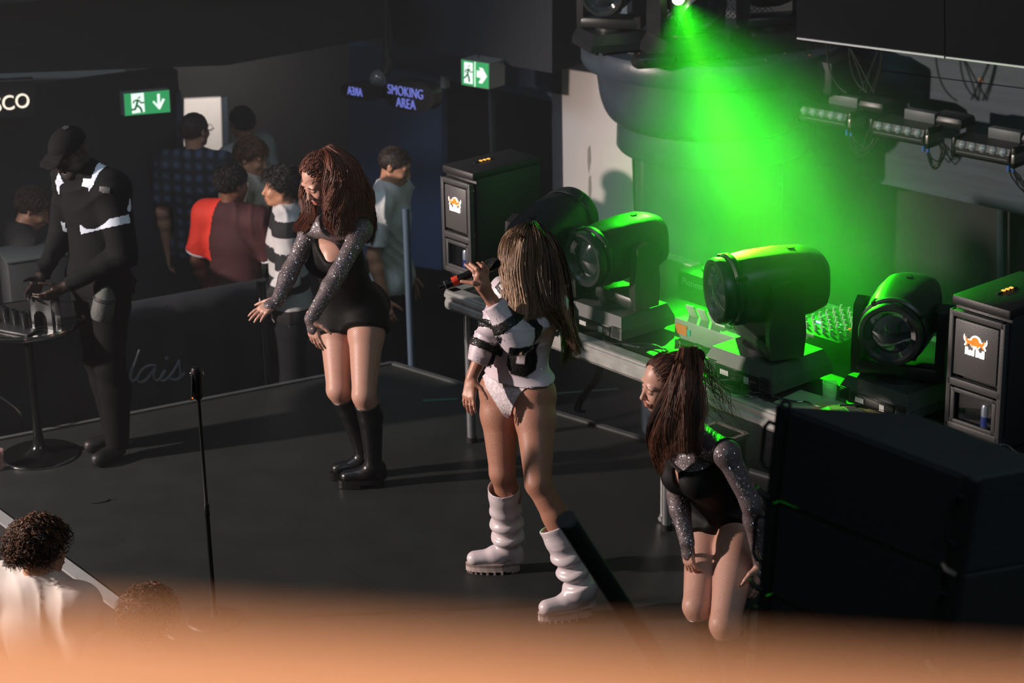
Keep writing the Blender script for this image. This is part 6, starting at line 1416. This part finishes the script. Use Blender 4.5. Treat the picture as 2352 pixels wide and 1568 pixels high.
# ------------------------------------------------------------------ leaning tube
tpz, btz = W(1300, 1192, 6.05), W(1545, 1568, 6.35); d_ = unit(btz-tpz); L_ = (tpz[2]+.8)/(-d_[2]); end = tpz+d_*L_
t = thing('leaning_pole', tuple(end), 'thick black tube leaning up from the dance floor in front of the stage', 'pole')
MB().tube([end, tpz], .031, 20).build('tube', mat('tube_black', '#101111', .55), t, local=True)
MB().tube([tpz-d_*.001, tpz-d_*-.012], .0335, 20).build('end_cap', mat('cap_grey', '#3d3c3c', .5), t, local=True)
# ------------------------------------------------------------------ balcony handrail just under the camera
def near(px, py, zc): return CAMP+ray(px, py)*zc
R0, R1 = near(-500, 1378, .56), near(2900, 1578, .56); ax_ = unit(R1-R0); dn = unit(np.cross(ax_, ray(1176, 1450))); dn = dn if dn[2] < 0 else -dn
R0 = R0+dn*.04; R1 = R1+dn*.04
t = thing('balcony_handrail', tuple((R0+R1)/2), 'honey coloured wooden balcony handrail blurred across the bottom edge', 'handrail')
wd = mat('honey_wood', '#c79068', .55, noise=.12, scale=6, bump=.05)
MB().tube([R0-ax_*.3, R1+ax_*.3], .04, 40).build('rail', wd, t, local=True)
for k in (-.45, .0, .45):
    c_ = (R0+R1)/2+ax_*k; MB().tube([c_+V3(0, 0, -.02), c_+V3(0, 0, -.95)], .014, 12).build('baluster', blackm, t, local=True)
# ------------------------------------------------------------------ stage haze (real scattering volume filling the room round the stage)
hm = bpy.data.materials.new('stage_haze'); hm.use_nodes = True; nt = hm.node_tree; nt.nodes.clear()
out = nt.nodes.new('ShaderNodeOutputMaterial'); vs_ = nt.nodes.new('ShaderNodeVolumeScatter')
vs_.inputs['Color'].default_value = (.92, .96, 1, 1); vs_.inputs['Density'].default_value = .0100; vs_.inputs['Anisotropy'].default_value = .25
nt.links.new(vs_.outputs[0], out.inputs['Volume'])
hz = MB().box((.2, 11.95, 1.2), (8.0, 6.1, 3.9)).build('haze', hm, smooth=False); hz['kind'] = 'stuff'; hz['label'] = 'thin stage haze lit green by the beam'
hz.display_type = 'WIRE'

# denser drift of smoke where the beam meets the deck
pm = bpy.data.materials.new('smoke_drift'); pm.use_nodes = True; nt = pm.node_tree; nt.nodes.clear()
out = nt.nodes.new('ShaderNodeOutputMaterial'); vs_ = nt.nodes.new('ShaderNodeVolumeScatter'); vs_.inputs['Color'].default_value = (.95, .97, 1, 1); vs_.inputs['Anisotropy'].default_value = .1
tc = nt.nodes.new('ShaderNodeTexCoord'); ln = nt.nodes.new('ShaderNodeVectorMath'); ln.operation = 'LENGTH'; nt.links.new(tc.outputs['Object'], ln.inputs[0])
fr = nt.nodes.new('ShaderNodeMapRange'); fr.interpolation_type = 'SMOOTHSTEP'; fr.inputs[1].default_value = 1.0; fr.inputs[2].default_value = .15; fr.inputs[3].default_value = 0; fr.inputs[4].default_value = 1; nt.links.new(ln.outputs['Value'], fr.inputs[0])
nz = nt.nodes.new('ShaderNodeTexNoise'); nz.inputs['Scale'].default_value = 1.8; nz.inputs['Detail'].default_value = 3; nt.links.new(tc.outputs['Object'], nz.inputs['Vector'])
nr = nt.nodes.new('ShaderNodeMapRange'); nr.inputs[1].default_value = .35; nr.inputs[2].default_value = .7; nr.inputs[3].default_value = .45; nr.inputs[4].default_value = 1.3; nt.links.new(nz.outputs[0], nr.inputs[0])
m1_ = nt.nodes.new('ShaderNodeMath'); m1_.operation = 'MULTIPLY'; nt.links.new(fr.outputs[0], m1_.inputs[0]); nt.links.new(nr.outputs[0], m1_.inputs[1])
m2_ = nt.nodes.new('ShaderNodeMath'); m2_.operation = 'MULTIPLY'; nt.links.new(m1_.outputs[0], m2_.inputs[0]); m2_.inputs[1].default_value = .17
nt.links.new(m2_.outputs[0], vs_.inputs['Density']); nt.links.new(vs_.outputs[0], out.inputs['Volume'])
s_ = MB().lathe([(math.sin(a), -math.cos(a)) for a in np.linspace(0, math.pi, 13)], 24).build('smoke', pm); s_.location = tuple(W(1745, 610, 10.1)); s_.scale = (1.15, 1.9, 1.3)
s_['kind'] = 'stuff'; s_['label'] = 'green lit drift of smoke over the deck'
